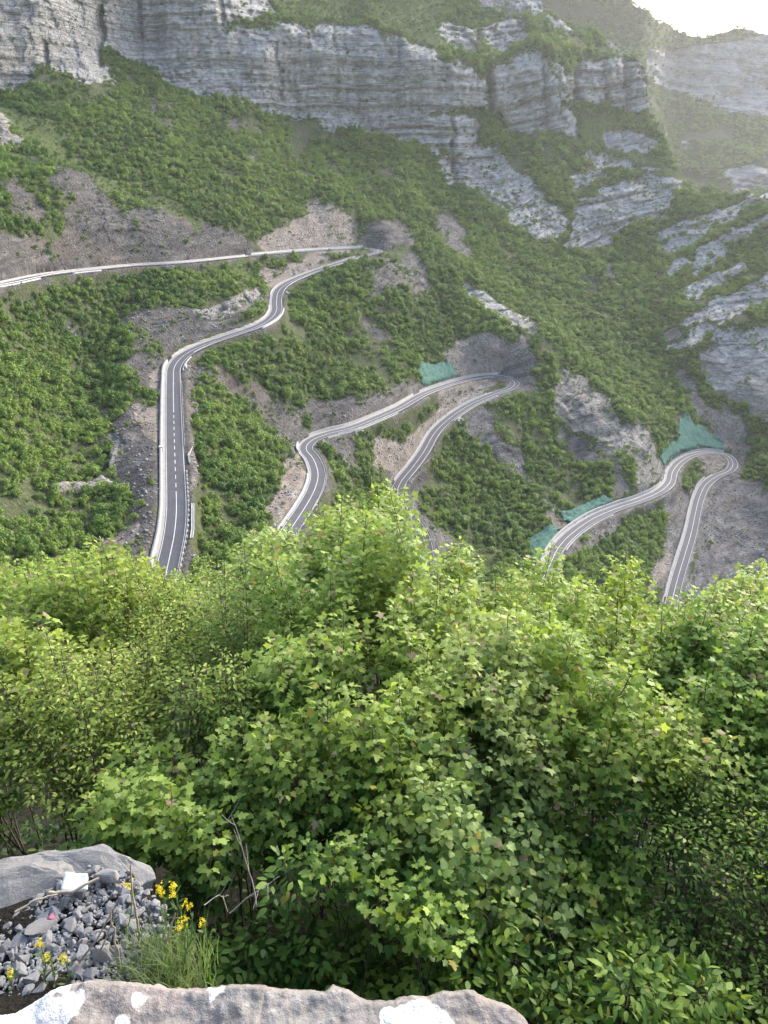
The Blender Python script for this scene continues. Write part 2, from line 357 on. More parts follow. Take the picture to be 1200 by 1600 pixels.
# land cover: outlines of bare ground on the slopes
from collections import OrderedDict
COVER = dict(
rock=[[(-250,-100),(425,-100),(430,28),(355,42),(352,50),(440,42),(520,44),(600,57),(665,75),(715,100),(755,125),(762,172),(720,176),(650,182),(745,190),(755,240),(720,242),(660,235),(600,212),(540,205),(430,185),(350,162),(260,135),(205,100),(172,75),(160,95),(180,147),(150,125),(138,138),(105,113),(78,112),(58,90),(62,135),(0,142),(-250,150)],
 [(760,125),(775,105),(840,85),(860,100),(895,200),(910,222),(870,216),(800,216),(790,195),(760,176)],
 [(900,110),(970,88),(1000,100),(1030,125),(1030,182),(960,172),(905,165)],
 [(740,240),(765,235),(850,310),(885,325),(890,350),(860,377),(800,362),(790,330),(750,305),(700,298),(690,250)],
 [(895,320),(950,295),(1030,275),(1070,285),(1065,310),(1030,350),(970,365),(920,390),(880,385),(900,360)],
 [(945,215),(990,213),(1030,224),(1015,242),(980,246),(950,236)],
 [(685,35),(745,40),(745,90),(715,86)],[(745,40),(800,25),(825,40),(825,76),(790,86),(755,76)],
 [(845,22),(880,35),(905,62),(870,58)],[(740,-100),(845,-100),(848,30),(800,20),(745,5)],[(920,45),(1000,60),(1020,88),(960,82)],
 [(865,100),(900,130),(905,165),(890,170)],[(800,190),(830,185),(850,215),(800,216)],
 [(1035,390),(1150,335),(1156,346),(1045,402)],[(1060,450),(1160,408),(1166,420),(1070,470)],[(1110,492),(1250,425),(1250,448),(1130,510)],[(1075,425),(1150,390),(1152,396),(1080,435)],
 [(877,577),(917,590),(950,633),(973,660),(980,713),(960,723),(923,687),(873,657),(867,623)],
 [(973,663),(1000,673),(1017,700),(1036,727),(1036,749),(1000,769),(987,740),(973,687)],
 [(719,449),(760,466),(800,486),(842,518),(838,535),(790,508),(730,472)],
 [(0,172),(20,188),(22,208),(45,215),(45,235),(-60,240),(-60,170)],
 [(1117,527),(1300,505),(1300,640),(1200,662),(1167,633),(1140,623),(1100,600),(1090,565)],
 [(300,488),(375,459),(400,452),(414,470),(400,484),(337,505)],
 [(1020,370),(1100,334),(1250,280),(1252,292),(1100,354),(1030,386)],[(1050,365),(1140,322),(1250,300),(1250,308),(1140,334),(1055,376)],[(1040,545),(1110,505),(1130,512),(1060,556)],[(1085,560),(1110,540),(1125,552),(1100,580)],[(1040,418),(1120,380),(1220,330),(1225,340),(1130,394),(1050,430)],[(1055,505),(1130,470),(1250,395),(1250,408),(1140,482),(1065,520)],[(905,245),(945,250),(1000,262),(1040,262),(1000,275),(940,270)],[(880,272),(930,268),(960,280),(920,296),(895,300)],[(170,685),(186,690),(190,722),(178,728)],[(80,750),(175,742),(180,752),(85,764)]],
scree=[[(180,505),(262,495),(337,478),(375,457),(397,449),(416,474),(412,492),(337,524),(292,538),(265,552),(215,540)],[(-250,395),(0,372),(50,372),(95,378),(95,345),(125,325),(88,300),(80,258),(112,265),(165,300),(195,340),(255,335),(330,360),(385,370),(395,397),(300,408),(200,413),(100,424),(0,441),(-250,478)],
 [(0,295),(25,288),(52,320),(75,350),(60,360),(30,340),(8,310)],
 [(560,383),(580,360),(625,345),(655,370),(640,395),(600,392)],
 [(614,414),(640,404),(672,436),(683,464),(659,479),(640,455)],[(576,436),(610,416),(636,459),(587,472)],
 [(557,483),(576,498),(612,531),(587,536),(561,500)],
 [(240,560),(262,552),(259,690),(247,880),(198,865),(210,819),(210,770),(180,747),(176,687),(169,657),(240,639),(240,620),(210,590),(210,540)],
 [(289,565),(311,569),(356,588),(405,618),(450,655),(474,690),(431,667),(375,629),(337,611),(315,607),(311,635),(302,687),(317,774),(302,867),(291,837),(294,762),(285,669),(283,612)],
 [(400,588),(422,618),(467,648),(477,680),(462,702),(449,725),(434,672),(400,637)],
 [(471,640),(494,625),(561,622),(610,607),(644,588),(659,603),(662,613),(625,636),(550,667),(486,678)],
 [(760,534),(827,539),(837,560),(833,592),(790,587),(765,570)],
 [(497,693),(550,678),(557,725),(582,740),(557,749),(531,712)],
 [(715,650),(760,633),(777,650),(781,676),(814,717),(829,740),(809,742),(767,701),(730,678)],
 [(800,691),(820,711),(829,740),(862,780),(869,795),(853,792),(843,767),(820,742),(800,722)],
 [(810,597),(842,592),(844,614),(809,618)],
 [(632,759),(670,744),(662,762),(655,792),(702,837),(698,880),(670,869),(662,830),(640,800)],
 [(1053,585),(1063,581),(1085,611),(1109,647),(1112,662),(1090,659),(1083,633),(1060,600)],
 [(867,658),(907,688),(960,731),(985,760),(960,782),(957,742),(910,722),(873,682)],
 [(1150,715),(1167,745),(1200,785),(1300,840),(1300,920),(1160,915),(1117,945),(1073,935),(1087,860),(1100,793),(1120,753),(1150,730)],
 [(1130,690),(1140,623),(1167,667),(1182,702),(1156,718)],
 [(1033,793),(1057,760),(1079,787),(1069,833),(1049,905),(1013,935),(1023,880),(1047,820)],
 [(883,867),(927,825),(980,793),(1002,787),(967,829),(927,845),(890,872)],
 [(228,161),(245,168),(267,210),(257,222),(243,192)],[(280,228),(302,240),(290,250)],[(387,238),(409,260),(388,264)],[(340,186),(405,204),(370,212)],
 [(952,410),(963,413),(963,447),(953,442)],[(775,368),(812,402),(785,402)],[(688,318),(722,350),(737,407),(693,402)],[(605,265),(617,272),(614,290),(605,285)],
 [(1025,525),(1060,515),(1065,530),(1035,540)],[(100,500),(160,540),(150,550),(95,515)],[(250,488),(300,480),(300,492),(250,500)],[(497,735),(520,740),(505,790),(480,835),(470,830)],[(140,640),(172,655),(180,665),(150,655)]],
soil=[[(395,375),(470,350),(488,303),(507,313),(552,345),(567,382),(500,390),(410,394)],
 [(404,420),(434,422),(467,409),(484,394),(553,391),(562,397),(506,414),(445,440),(421,448)],
 [(200,640),(256,630),(256,700),(235,690)],[(240,590),(258,580),(258,640),(245,640)],
 [(449,725),(462,702),(486,745),(469,781),(443,825),(420,802),(437,781)],
 [(698,560),(719,541),(772,534),(780,560),(790,588),(719,588)],
 [(692,618),(730,599),(784,595),(737,626),(700,648),(677,674),(655,712),(621,746),(578,725),(582,689),(625,689),(659,672),(685,637)],
 [(850,788),(863,791),(895,820),(880,835),(863,819)],[(1087,702),(1130,712),(1133,732),(1100,742)],[(1025,880),(1045,850),(1050,880),(1025,925)],[(1140,630),(1155,650),(1160,690),(1140,690)],[(1105,640),(1135,640),(1150,700),(1120,680)],
 [(155,835),(215,812),(205,860),(160,850)]],
grass=[[(-60,140),(60,188),(110,230),(190,298),(320,350),(322,372),(250,342),(170,302),(90,248),(30,203),(-60,165)],
 [(440,-100),(720,-100),(700,10),(690,30),(710,80),(600,52),(520,40),(440,32)],
 [(850,170),(940,195),(1080,278),(1130,298),(1150,315),(1050,292),(960,252),(880,230)],
 [(370,400),(402,428),(388,452),(362,432),(348,410)],[(640,800),(760,860),(800,900),(730,890)]])
GRID_P0 = TP.copy()
def inpoly(poly, X, Y):
    r = np.zeros(X.shape, bool); n = len(poly)
    for i in range(n):
        x0, y0 = poly[i]; x1, y1 = poly[(i + 1) % n]
        if y0 == y1: continue
        c = ((y0 > Y) != (y1 > Y)) & (X < (x1 - x0) * (Y - y0) / (y1 - y0) + x0)
        r ^= c
    return r
def blur(a, n=1):
    for _ in range(n):
        b = np.pad(a, 1, mode='edge')
        a = (b[:-2, 1:-1] + b[2:, 1:-1] + b[1:-1, :-2] + b[1:-1, 2:] + 2 * b[1:-1, 1:-1]) / 6
    return a
wq = TP * np.array([1 / 18., 1 / 18., 1 / 12.])
WU = UU + fbm(wq, 4, .65) * 9
WV = VV + fbm(wq + 50, 4, .65) * 7
COV = {}
for k, polys in COVER.items():
    m = np.zeros(UU.shape)
    for pl in polys: m = np.maximum(m, inpoly(pl, WU, WV))
    COV[k] = blur(m.astype(float), 5)

# strata coordinate: nearly level on the left, dipping up to the right
dip = -.03 * TP[..., 0] - .16 * np.maximum(TP[..., 0] - 120, 0)
STR = TP[..., 2] + dip + 3 * fbm(TP / 90., 2)
lay_steps = np.cumsum(np.random.default_rng(5).uniform(1.5, 6.5, 400)) - 700
lay_off = np.random.default_rng(6).uniform(-1, 1, 401)
li = np.searchsorted(lay_steps, STR)
ledge = lay_off[li]
R = blur(COV['rock'], 3)
cliffy = R * smooth(480, 600, TP[..., 1])
smallrock = R * (1 - smooth(480, 600, TP[..., 1]))
joint = fbm(np.stack([TP[..., 0] / 26, TP[..., 1] / 40, TP[..., 2] / 130], -1), 4)
joint2 = 1 - np.abs(noise3(np.stack([TP[..., 0] / 11, TP[..., 1] / 30, TP[..., 2] / 45], -1))) * 2
def hsh(*a):
    h = 0
    for q in a: h = _perm[(h + np.asarray(q).astype(int)) & 511]
    return _val[h]
xw = TP[..., 0] + 3.5 * fbm(TP / 14., 3) + .35 * (TP[..., 1] - 700)
blk = 2.3 * hsh(np.floor(xw / 13 + 50), np.floor(STR / 15 + 90)) + 1.5 * hsh(np.floor(xw / 5.5 + 77), li) + 1.0 * hsh(np.floor(xw / 2.9 + 177), li, np.floor(STR / 2.5 + 400))
dy = cliffy * (3.0 * ledge + .75 * blk + 6 * joint + 2.0 * np.clip(joint2, -1, 1) ** 3 + 1.2 * fbm(TP / 6., 3)) + smallrock * (1.0 * ledge + .5 * blk + 2.0 * fbm(TP / 9., 4)) + blur(COV['scree'], 2) * (.45 * blk + .8 * fbm(TP / 5., 3))
slope_m = (1 - R)
dz = slope_m * (5.5 * fbm(TP / np.array([55., 90, 90]), 4) + .5 * fbm(TP / 7., 3)) + smallrock * 1.5 * fbm(TP / 8., 4)
# keep the roads' bench level
near_d = np.full(UU.shape, 1e9); near_z = np.zeros(UU.shape)
flat = TP.reshape(-1, 3)
nd, nz, ni = np.full(len(flat), 1e9), np.zeros(len(flat)), np.zeros(len(flat), int)
sel = np.where((flat[:, 1] < 700))[0]
Rsub = RC[::2]
for a in range(0, len(sel), 8000):
    q = flat[sel[a:a + 8000]]
    d2 = (q[:, None, 0] - Rsub[None, :, 0]) ** 2 + (q[:, None, 1] - Rsub[None, :, 1]) ** 2 + .35 * (q[:, None, 2] - Rsub[None, :, 2]) ** 2
    i = d2.argmin(1)
    nd[sel[a:a + 8000]] = np.hypot(q[:, 0] - Rsub[i, 0], q[:, 1] - Rsub[i, 1]); nz[sel[a:a + 8000]] = Rsub[i, 2]; ni[sel[a:a + 8000]] = i
near_d, near_z = nd.reshape(UU.shape), nz.reshape(UU.shape)
away = smooth(6, 22, near_d)
damp_far = 1 + .5 * smooth(700, 1000, TP[..., 1])
for cu, cw, v0, v1, dep in [(763, 4, 100, 235, 16), (899, 5, 95, 225, 14), (748, 3, 45, 100, 8), (150, 9, 5, 105, 22), (62, 5, 60, 150, 12), (205, 5, -100, 70, 9), (625, 3, 55, 110, 6), (430, 4, 60, 190, 5), (520, 3, 50, 205, 4), (705, 3, 180, 300, 9), (340, 4, -90, 40, 8), (850, 4, 90, 215, 7), (945, 4, 85, 175, 7), (980, 3, 90, 180, 6)]:
    dy = dy + cliffy * dep * np.exp(-((UU + 3 * fbm(TP / 20., 2) - cu - .06 * (VV - v0)) / cw) ** 2) * smooth(v0 - 10, v0 + 10, VV) * smooth(v1 + 10, v1 - 10, VV)
TP[..., 1] += dy * np.maximum(away, .3 * smooth(7, 13, near_d)) * damp_far
TP[..., 2] += dz * away * damp_far
upz = TP[..., 2] - near_z
bench = smooth(5.1, 8.0, near_d + .6 * np.maximum(upz, 0) * (near_d > 5.1))
TP[..., 2] = np.where(bench < 1, (near_z - .35) * (1 - bench) + TP[..., 2] * bench, TP[..., 2])
COV['scree'] = np.maximum(COV['scree'], .8 * (1 - smooth(4.6, 7.6, near_d + 2.0 * fbm(TP / 9. + 3, 3))) * (1 - COV['soil']))

def grid_faces(nr, nc):
    i = np.arange(nr * nc).reshape(nr, nc)
    return np.stack([i[:-1, :-1], i[:-1, 1:], i[1:, 1:], i[1:, :-1]], -1).reshape(-1, 4)
me = np_mesh('hillside', TP, grid_faces(*UU.shape), [M_TERR], True)
col_attr(me, 'cover', np.stack([COV['rock'].ravel(), COV['scree'].ravel(), COV['soil'].ravel(), COV['grass'].ravel()], 1))
a = me.attributes.new('strata', 'FLOAT', 'POINT'); a.data.foreach_set('value', STR.astype(np.float32).ravel())
add('hillside', me, label='green limestone mountainside with grey cliffs rising behind the winding road', cat='hillside', kind='structure')

# far mountain across the side valley
FAR_SKY = [(700,-220),(900,-110),(960,-30),(985,0),(1012,22),(1040,38),(1065,46),(1090,48),(1130,51),(1160,45),(1200,54),(1300,70),(1500,20)]
u2 = np.arange(700, 1460, 3.0); v2 = np.arange(380, -230, -2.5)
U2, V2 = np.meshgrid(u2, v2)
S2 = np.interp(u2, [p[0] for p in FAR_SKY], [p[1] for p in FAR_SKY]) + fbm(np.stack([u2 / 14, 0 * u2, 0 * u2], 1), 4) * 2.5
V2c = np.maximum(V2, S2)
Y2 = 1500 + (380 - V2c) * 1.3 + np.where(V2c < 170, 0, 0) + (U2 < 1040) * 0
prof = np.interp(V2c, [45, 140, 170, 260, 380], [2150, 2080, 2000, 1750, 1500]) - 250 * smooth(1060, 1000, U2)
P2 = at_y(U2, V2c, prof)
ov = np.maximum(S2[None] - V2, 0)
P2[..., 1] += ov * 4; P2[..., 2] -= ov * 2.5
rk = np.zeros(U2.shape)
wu, wv = U2 + 9 * fbm(P2 / 60., 3), V2 + 7 * fbm(P2 / 60. + 9, 3)
for pl in [[(1010,85),(1060,75),(1200,55),(1460,75),(1460,180),(1200,178),(1130,172),(1060,142),(1015,128)], [(1135,268),(1300,255),(1300,310),(1160,295)], [(1060,215),(1085,230),(1070,240)]]:
    rk = np.maximum(rk, inpoly(pl, wu, wv))
rk = blur(rk.astype(float), 2)
st2 = P2[..., 2] + .12 * P2[..., 0]
P2[..., 1] += rk * (26 * fbm(P2 / np.array([50., 60, 120]), 5, .6) + 9 * lay_off[np.searchsorted(lay_steps, st2 * .6)])
P2[..., 2] += (1 - rk) * 9 * fbm(P2 / 110., 5)
me = np_mesh('far_mountain', P2, grid_faces(*U2.shape), [M_TERR], True)
col_attr(me, 'cover', np.stack([rk.ravel(), 0 * rk.ravel(), 0 * rk.ravel(), 0 * rk.ravel()], 1))
a = me.attributes.new('strata', 'FLOAT', 'POINT'); a.data.foreach_set('value', st2.astype(np.float32).ravel())
FARP, FARR = P2, rk
add('far_mountain', me, label='hazy far mountain with bare rock band under the bright sky', cat='mountain', kind='structure')

# ------------------------------------------------------------------ road
def ribbon(i0, i1, o0, o1, lift, name, mat):
    i = np.arange(i0, i1 + 1)
    A = RC[i] + RN[i] * o0; B = RC[i] + RN[i] * o1
    V = np.stack([A, B], 1).reshape(-1, 3) + np.array([0, 0, lift])
    k = np.arange(len(i) - 1) * 2
    F = np.stack([k, k + 1, k + 3, k + 2], 1)
    return np_mesh(name, V, F[:, ::-1], [mat])
NR = len(RC) - 1
road = add('road', ribbon(0, NR, -HALF - .1, HALF + .1, 0, 'road', M_ASPH), label='grey asphalt mountain road winding in hairpins down the slope', cat='road', kind='structure')
add('edge_line', ribbon(0, NR, HALF - .33, HALF - .17, .012, 'edge_line', M_PAINT), road)
add('edge_line', ribbon(0, NR, -HALF + .17, -HALF + .33, .012, 'edge_line', M_PAINT), road)
def idx(k): return int(round(RCTRL[k] / 1.5))
def ci(u, v):
    """control point of the road nearest to a photograph pixel"""
    return int(np.argmin([(p[0] - u) ** 2 + (p[1] - v) ** 2 for p in ROAD]))
def ri(u, v):
    a, b = proj(RC); return int(np.argmin((a - u) ** 2 + (b - v) ** 2))
V, F = [], []
d0, d1 = ri(271, 605), ri(275, 765)
i = 0
while i < NR:
    L = 2 if d0 <= i <= d1 else 40
    j = min(i + L, NR); k = np.arange(i, j + 1); b = len(V)
    for q in k:
        V += [RC[q] + RN[q] * -.11 + (0, 0, .012), RC[q] + RN[q] * .11 + (0, 0, .012)]
    F += [(b + 2*t + 2, b + 2*t + 3, b + 2*t + 1, b + 2*t) for t in range(len(k) - 1)]
    i = j + (2 if d0 <= j <= d1 else 0)
add('centre_line', np_mesh('centre_line', np.array(V), np.array(F), [M_PAINT]), road)
# gutters, walls, rails -------------------------------------------------------
def side_of(s): return 1.0 if s == 'L' else -1.0
def gutter(a, b, s, w=.9):
    k = side_of(s); o0, o1 = k * (HALF + .1), k * (HALF + .1 + w)
    add('gutter', ribbon(a, b, max(o0, o1) if k < 0 else o0, min(o0, o1) if k < 0 else o1, .02, 'gutter', M_GUT) if k > 0 else ribbon(a, b, o1, o0, .02, 'gutter', M_GUT), road)
def wall_mesh(a, b, s, off, th, top, bot, mat, rag=0.0, seed=0):
    k = side_of(s); r = np.random.default_rng(seed)
    i = np.arange(a, b + 1)
    rr = r.uniform(-1, 1, len(i)) * rag
    V = []
    for n, q in enumerate(i):
        p0 = RC[q] + RN[q] * k * off; p1 = RC[q] + RN[q] * k * (off + th)
        V += [p0 + (0, 0, bot), p0 + (0, 0, top + rr[n]), p1 + (0, 0, top + rr[n]), p1 + (0, 0, bot)]
    F = []
    m = len(i)
    for n in range(m - 1):
        c, d = 4 * n, 4 * n + 4
        for e in range(3):
            f = (c + e, c + e + 1, d + e + 1, d + e)
            F.append(f if k < 0 else f[::-1])
    F += [(0, 3, 2, 1) if k < 0 else (0, 1, 2, 3), (4*m-4, 4*m-3, 4*m-2, 4*m-1) if k < 0 else (4*m-1, 4*m-2, 4*m-3, 4*m-4)]
    return np_mesh('wall', np.array(V), np.array(F), [mat])
def wall(a, b, s, label, name='retaining_wall', off=HALF + 1.0, th=.55, top=1.2, bot=-1.2, mat=None, cope=True, rag=.0, cat='wall', group=None):
    a, b = min(a, b), max(a, b)
    w = add(name, wall_mesh(a, b, s, off, th, top, bot, mat or M_MASON, rag, a), None, label, cat, group)
    if cope:
        add('coping', wall_mesh(a, b, s, off - .06, th + .12, top + .16, top + .003, M_CONC, 0, a), w)
    return w
K = ri
i_up0 = K(-100, 459)
# uphill side
i1, i2 = K(289, 553), K(262, 885)
gutter(i1, K(259, 900), 'R', 1.0)
wall(K(276, 566), i2, 'R', 'long beige masonry wall along the left edge of the straight road', top=1.3, mat=M_MASON, th=.9, off=HALF + 1.1)
wall(K(432, 478), K(281, 559), 'R', 'beige broken topped wall above the bend at the top of the straight road', top=1.0, mat=M_MASON, rag=.3, cope=False, th=.8, off=HALF + 1.0)
gutter(K(550, 405), K(281, 560), 'R')
wall(K(560, 402), K(436, 462), 'R', 'low grey wall beside the narrow road below the topmost hairpin', top=.6, mat=M_CONC, th=.4)
gutter(K(-100, 459), K(565, 388), 'L')
wall(K(400, 399), K(565, 388), 'L', 'pale low wall under the orange cutting beside the topmost road', top=1.3, mat=M_CONCW, th=.5)
wall(K(-60, 453), K(390, 400), 'L', 'thin pale wall under the dark rock cutting along the topmost road', top=.7, mat=M_CONC, th=.5, cope=False)
gutter(K(456, 824), K(796, 591), 'L')
wall(K(452, 832), K(497, 740), 'L', 'pale kerb wall on the left of the bend under the orange bank', top=.5, mat=M_CONC, th=.6, cope=False, off=HALF + .9)
wall(K(484, 706), K(479, 694), 'L', 'pale concrete wall outside the sharp left bend of the middle road', top=1.4, mat=M_CONCW, th=.6)
wall(K(492, 684), K(655, 619), 'L', 'long pale wall under the grey layered cutting of the middle road', top=1.2, mat=M_CONC, th=.6)
wall(K(664, 615), K(772, 588), 'L', 'pale wall beneath the square green net at the middle hairpin', top=1.3, mat=M_CONC, th=.6)
gutter(K(775, 614), K(626, 752), 'R')
wall(K(767, 618), K(626, 752), 'R', 'pale kerb wall on the left of the road dropping from the middle hairpin', top=.6, mat=M_CONC, th=.6, off=HALF + .9, cope=False)
gutter(K(858, 895), K(1130, 709), 'L', 1.2)
wall(K(855, 900), K(1043, 757), 'L', 'wide pale curved wall below the two lower green nets', top=1.4, mat=M_CONC, th=.9, off=HALF + 1.2)
wall(K(1049, 748), K(1128, 708), 'L', 'pale wall around the far side of the rightmost hairpin', top=.8, mat=M_CONC, th=.6, off=HALF + 1.2)
gutter(K(1121, 744), K(1051, 935), 'R', .8)
wall(K(1110, 750), K(1049, 950), 'R', 'pale wall along the left of the lowest road at the right', top=1.0, mat=M_CONC, th=.7, off=HALF + .9)
# downhill retaining walls
wall(K(-120, 462), K(50, 434), 'R', 'white retaining wall holding up the topmost road at the left edge', top=.15, bot=-4.5, off=HALF + .6, th=.7, mat=M_CONCW, cope=False)
wall(K(104, 425), K(147, 421), 'R', 'short white retaining wall under the topmost road beyond a gap', top=.1, bot=-2.5, off=HALF + .6, th=.6, mat=M_CONCW, cope=False)
wall(K(432, 482), K(400, 511), 'L', 'cream retaining wall under the outside of the upper bend', top=.5, bot=-3.0, off=HALF + .6, th=.6, mat=M_CONCW, cope=False)
wall(K(284, 557), K(271, 580), 'L', 'grey retaining wall under the inside of the bend above the straight', top=.2, bot=-2.2, off=HALF + .7, th=.6, mat=M_CONC, cope=False)
wall(K(500, 681), K(612, 643), 'R', 'grey retaining wall below the middle road near the white block', top=.1, bot=-2.6, off=HALF + .6, th=.6, mat=M_GUT, cope=False)
wall(K(770, 616), K(700, 656), 'L', 'grey retaining wall below the road leaving the middle hairpin', top=.1, bot=-3.5, off=HALF + .6, th=.6, mat=M_GUT, cope=False)
wall(K(872, 857), K(948, 801), 'R', 'grey retaining wall under the lower curve opposite the green nets', top=.1, bot=-3.4, off=HALF + .6, th=.6, mat=M_GUT, cope=False)

# guard rails (beam + posts)
def post_mesh(h, w, mat):
    V, F = [], []
    for x0, x1, z0, z1 in ((-w, w, -.5, h), (-w * .6, w * .6, h, h + .04)):
        b = len(V)
        V += [(x, y, z) for z in (z0, z1) for x, y in ((x0, x0), (x1, x0), (x1, x1), (x0, x1))]
        F += [tuple(b + q for q in f) for f in ((0,3,2,1),(4,5,6,7),(0,1,5,4),(1,2,6,5),(2,3,7,6),(3,0,4,7))]
    return np_mesh('post', np.array(V), np.array(F), [mat])
POST = post_mesh(.72, .06, M_STEEL); BLOCK = post_mesh(.62, .2, M_CONCW)
def guard(a, b, s, label, blocks=False, step=3):
    a, b = min(a, b), max(a, b); k = side_of(s); off = HALF + .45
    c = RC[(a + b) // 2] + RN[(a + b) // 2] * k * off
    root = empty('guard_rail', c, label=label, cat='guard rail', group='steel guard rails along the downhill edges')
    me = wall_mesh(a, b, s, off - .05, .09, .80, .50, M_STEEL)
    me.transform(Matrix.Translation(-Vector(c)))
    add('rail', me, root)
    for q in list(range(a, b + 1, step))[:98]:
        add('post', BLOCK if blocks else POST, root, loc=Vector(RC[q] + RN[q] * k * (off + .1)) - Vector(c))
guard(K(274, 740), K(256, 915), 'L', 'white dotted parapet rail on the right edge of the straight road', True, 2)
guard(K(271, 598), K(273, 700), 'L', 'thin guard rail at the right of the dashed straight road', False, 3)
guard(K(428, 492), K(292, 552), 'L', 'steel guard rail on the outer edge between the upper bend and the straight', False, 4)
guard(K(569, 400), K(434, 465), 'L', 'steel guard rail along the road under the topmost hairpin', False, 5)
guard(K(-100, 459), K(380, 401), 'R', 'steel guard rail on the downhill edge of the topmost road', False, 5)
guard(K(456, 824), K(480, 702), 'R', 'steel guard rail on the right of the S bend beside the bushy slope', False, 3)
guard(K(520, 676), K(770, 589), 'R', 'steel guard rail on the lower edge of the middle road', False, 5)
guard(K(797, 607), K(628, 750), 'L', 'steel guard rail on the right of the road below the middle hairpin', False, 4)
guard(K(624, 756), K(668, 885), 'L', 'steel guard rail around the bend partly behind the tall bush top', False, 3)
guard(K(863, 876), K(1046, 755), 'R', 'steel guard rail on the inner edge of the lower curve', False, 4)
guard(K(1143, 728), K(1053, 930), 'L', 'steel guard rail on the right of the lowest road', False, 4)

# ------------------------------------------------------------------ helpers on the finished surface
def cell(u, v):
    return int(np.clip(round((1040 - v) / DV), 0, len(VS) - 1)), int(np.clip(round((u + 210) / DU), 0, len(US) - 1))
PU, PV = proj(TP)
def G(u, v):
    """surface point that shows at a pixel (search round the grid cell)"""
    i, j = cell(u, v); a, b = max(i - 14, 0), max(j - 8, 0)
    d = (PU[a:i + 15, b:j + 9] - u) ** 2 + (PV[a:i + 15, b:j + 9] - v) ** 2
    k = np.unravel_index(d.argmin(), d.shape)
    return TP[a + k[0], b + k[1]].copy()
def box_part(size, mat, bev=.04, name='block'):
    import bmesh
    bm = bmesh.new(); bmesh.ops.create_cube(bm, size=1)
    for v in bm.verts: v.co = Vector((v.co.x * size[0], v.co.y * size[1], v.co.z * size[2]))
    bmesh.ops.bevel(bm, geom=bm.edges[:] , offset=bev, segments=2, affect='EDGES')
    me = bpy.data.meshes.new(name); bm.to_mesh(me); bm.free(); me.materials.append(mat); return me

# culvert heads / buttresses of pale concrete below the road
def headwall(u, v, side, label, w=3.0, h=3.0, t=.7, mat=None, drop=-1.2, out=HALF + 1.6):
    i = K(u, v); k = side_of(side)
    p = RC[i] + RN[i] * k * out
    root = empty('culvert_headwall', Vector(p) + Vector((0, 0, drop)), label=label, cat='culvert headwall')
    root.rotation_euler.z = math.atan2(tang[i][1], tang[i][0])
    m = box_part((w, t, h), mat or M_CONCW, .06); add('face_slab', m, root, loc=(0, 0, 0))
    for q in (-1, 1):
        m = box_part((t, 1.6, h * .8), mat or M_CONCW, .06); add('wing_wall', m, root, loc=(q * (w / 2 + t / 2 - .1), k * .9, -h * .12))
    m = box_part((w + 2 * t, .5, .3), mat or M_CONC, .05); add('cap', m, root, loc=(0, 0, h / 2 + .13))
headwall(272, 573, 'L', 'white concrete culvert head inside the bend above the straight road', 3.6, 3.2, out=HALF + 2.0)
headwall(548, 669, 'R', 'white concrete block face under the middle road behind bushes', 4.6, 4.4, .8, drop=-1.8, out=HALF + 1.6)
headwall(487, 690, 'R', 'pale concrete block inside the sharp left bend of the middle road', 3.4, 2.6, drop=-1.0, out=HALF + 2.4)
headwall(706, 652, 'L', 'tall white concrete culvert head under the road below the middle hairpin', 3.6, 5.0, .9, drop=-2.2, out=HALF + 2.0)
headwall(436, 457, 'L', 'small white concrete block outside the upper bend', 1.8, 1.4, drop=-.5, out=HALF + 2.2)

def block(u, v, side, label, size=(2.2, .7, 1.5), off=HALF + 1.2, mat=None):
    i = K(u, v); k = side_of(side); p = RC[i] + RN[i] * k * off
    root = empty('wall_block', p, label=label, cat='concrete block'); root.rotation_euler.z = math.atan2(tang[i][1], tang[i][0])
    add('body', box_part(size, mat or M_CONCW, .05), root, loc=(0, 0, size[2] / 2 - .2))
    add('cap', box_part((size[0] + .16, size[1] + .16, .16), M_CONCW, .03), root, loc=(0, 0, size[2] - .11))
block(776, 588, 'L', 'bright white block ending the wall at the middle hairpin', (4.2, .8, 1.7), HALF + 1.9)
block(566, 388, 'L', 'bright white block ending the wall at the topmost hairpin', (4.5, .8, 1.6), HALF + 1.9)
block(273, 702, 'R', 'bright white block set in the wall halfway down the straight', (1.6, 1.3, 1.75), HALF + 1.5)
block(707, 650, 'R', 'small white block on the wall end where the road curves down', (1.6, .6, 1.0), HALF + 1.1)

# little white marker posts and signs
def marker(u, v, side, label, h=1.1, off=HALF + 1.9, plate=None, group=None):
    i = K(u, v); k = side_of(side); p = RC[i] + RN[i] * k * off
    root = empty('road_sign' if plate else 'marker_post', p, label=label, cat='road sign' if plate else 'marker post', group=group)
    V, F = [], []
    n = 8
    for z, r in ((-.4, .05), (h, .05)):
        V += [(r * math.cos(2*math.pi*q/n), r * math.sin(2*math.pi*q/n), z) for q in range(n)]
    F = [(q, (q + 1) % n, n + (q + 1) % n, n + q) for q in range(n)]
    add('pole', np_mesh('pole', np.array(V), np.array(F), [M_STEEL]), root)
    if plate:
        n = 24; V = [(plate * math.cos(2*math.pi*q/n), y, plate * math.sin(2*math.pi*q/n)) for y in (-.1, -.06) for q in range(n)]
        F = [np.array([(q, (q + 1) % n, n + (q + 1) % n, n + q) for q in range(n)]), np.array([list(range(n)), list(range(2*n-1, n-1, -1))])]
        add('plate', np_mesh('plate', np.array(V), F, [M_PAINT]), root, loc=(0, 0, h))
    else:
        add('head', box_part((.45, .3, .6), M_CONCW, .05), root, loc=(0, 0, h + .2))
marker(210, 415, 'L', 'small white marker post beside the topmost road under dark rock')
marker(277, 565, 'R', 'small white marker post outside the bend above the straight road', off=HALF + 3.2)
marker(590, 390, 'L', 'tiny white marker post outside the topmost hairpin', .8, HALF + 2.5)
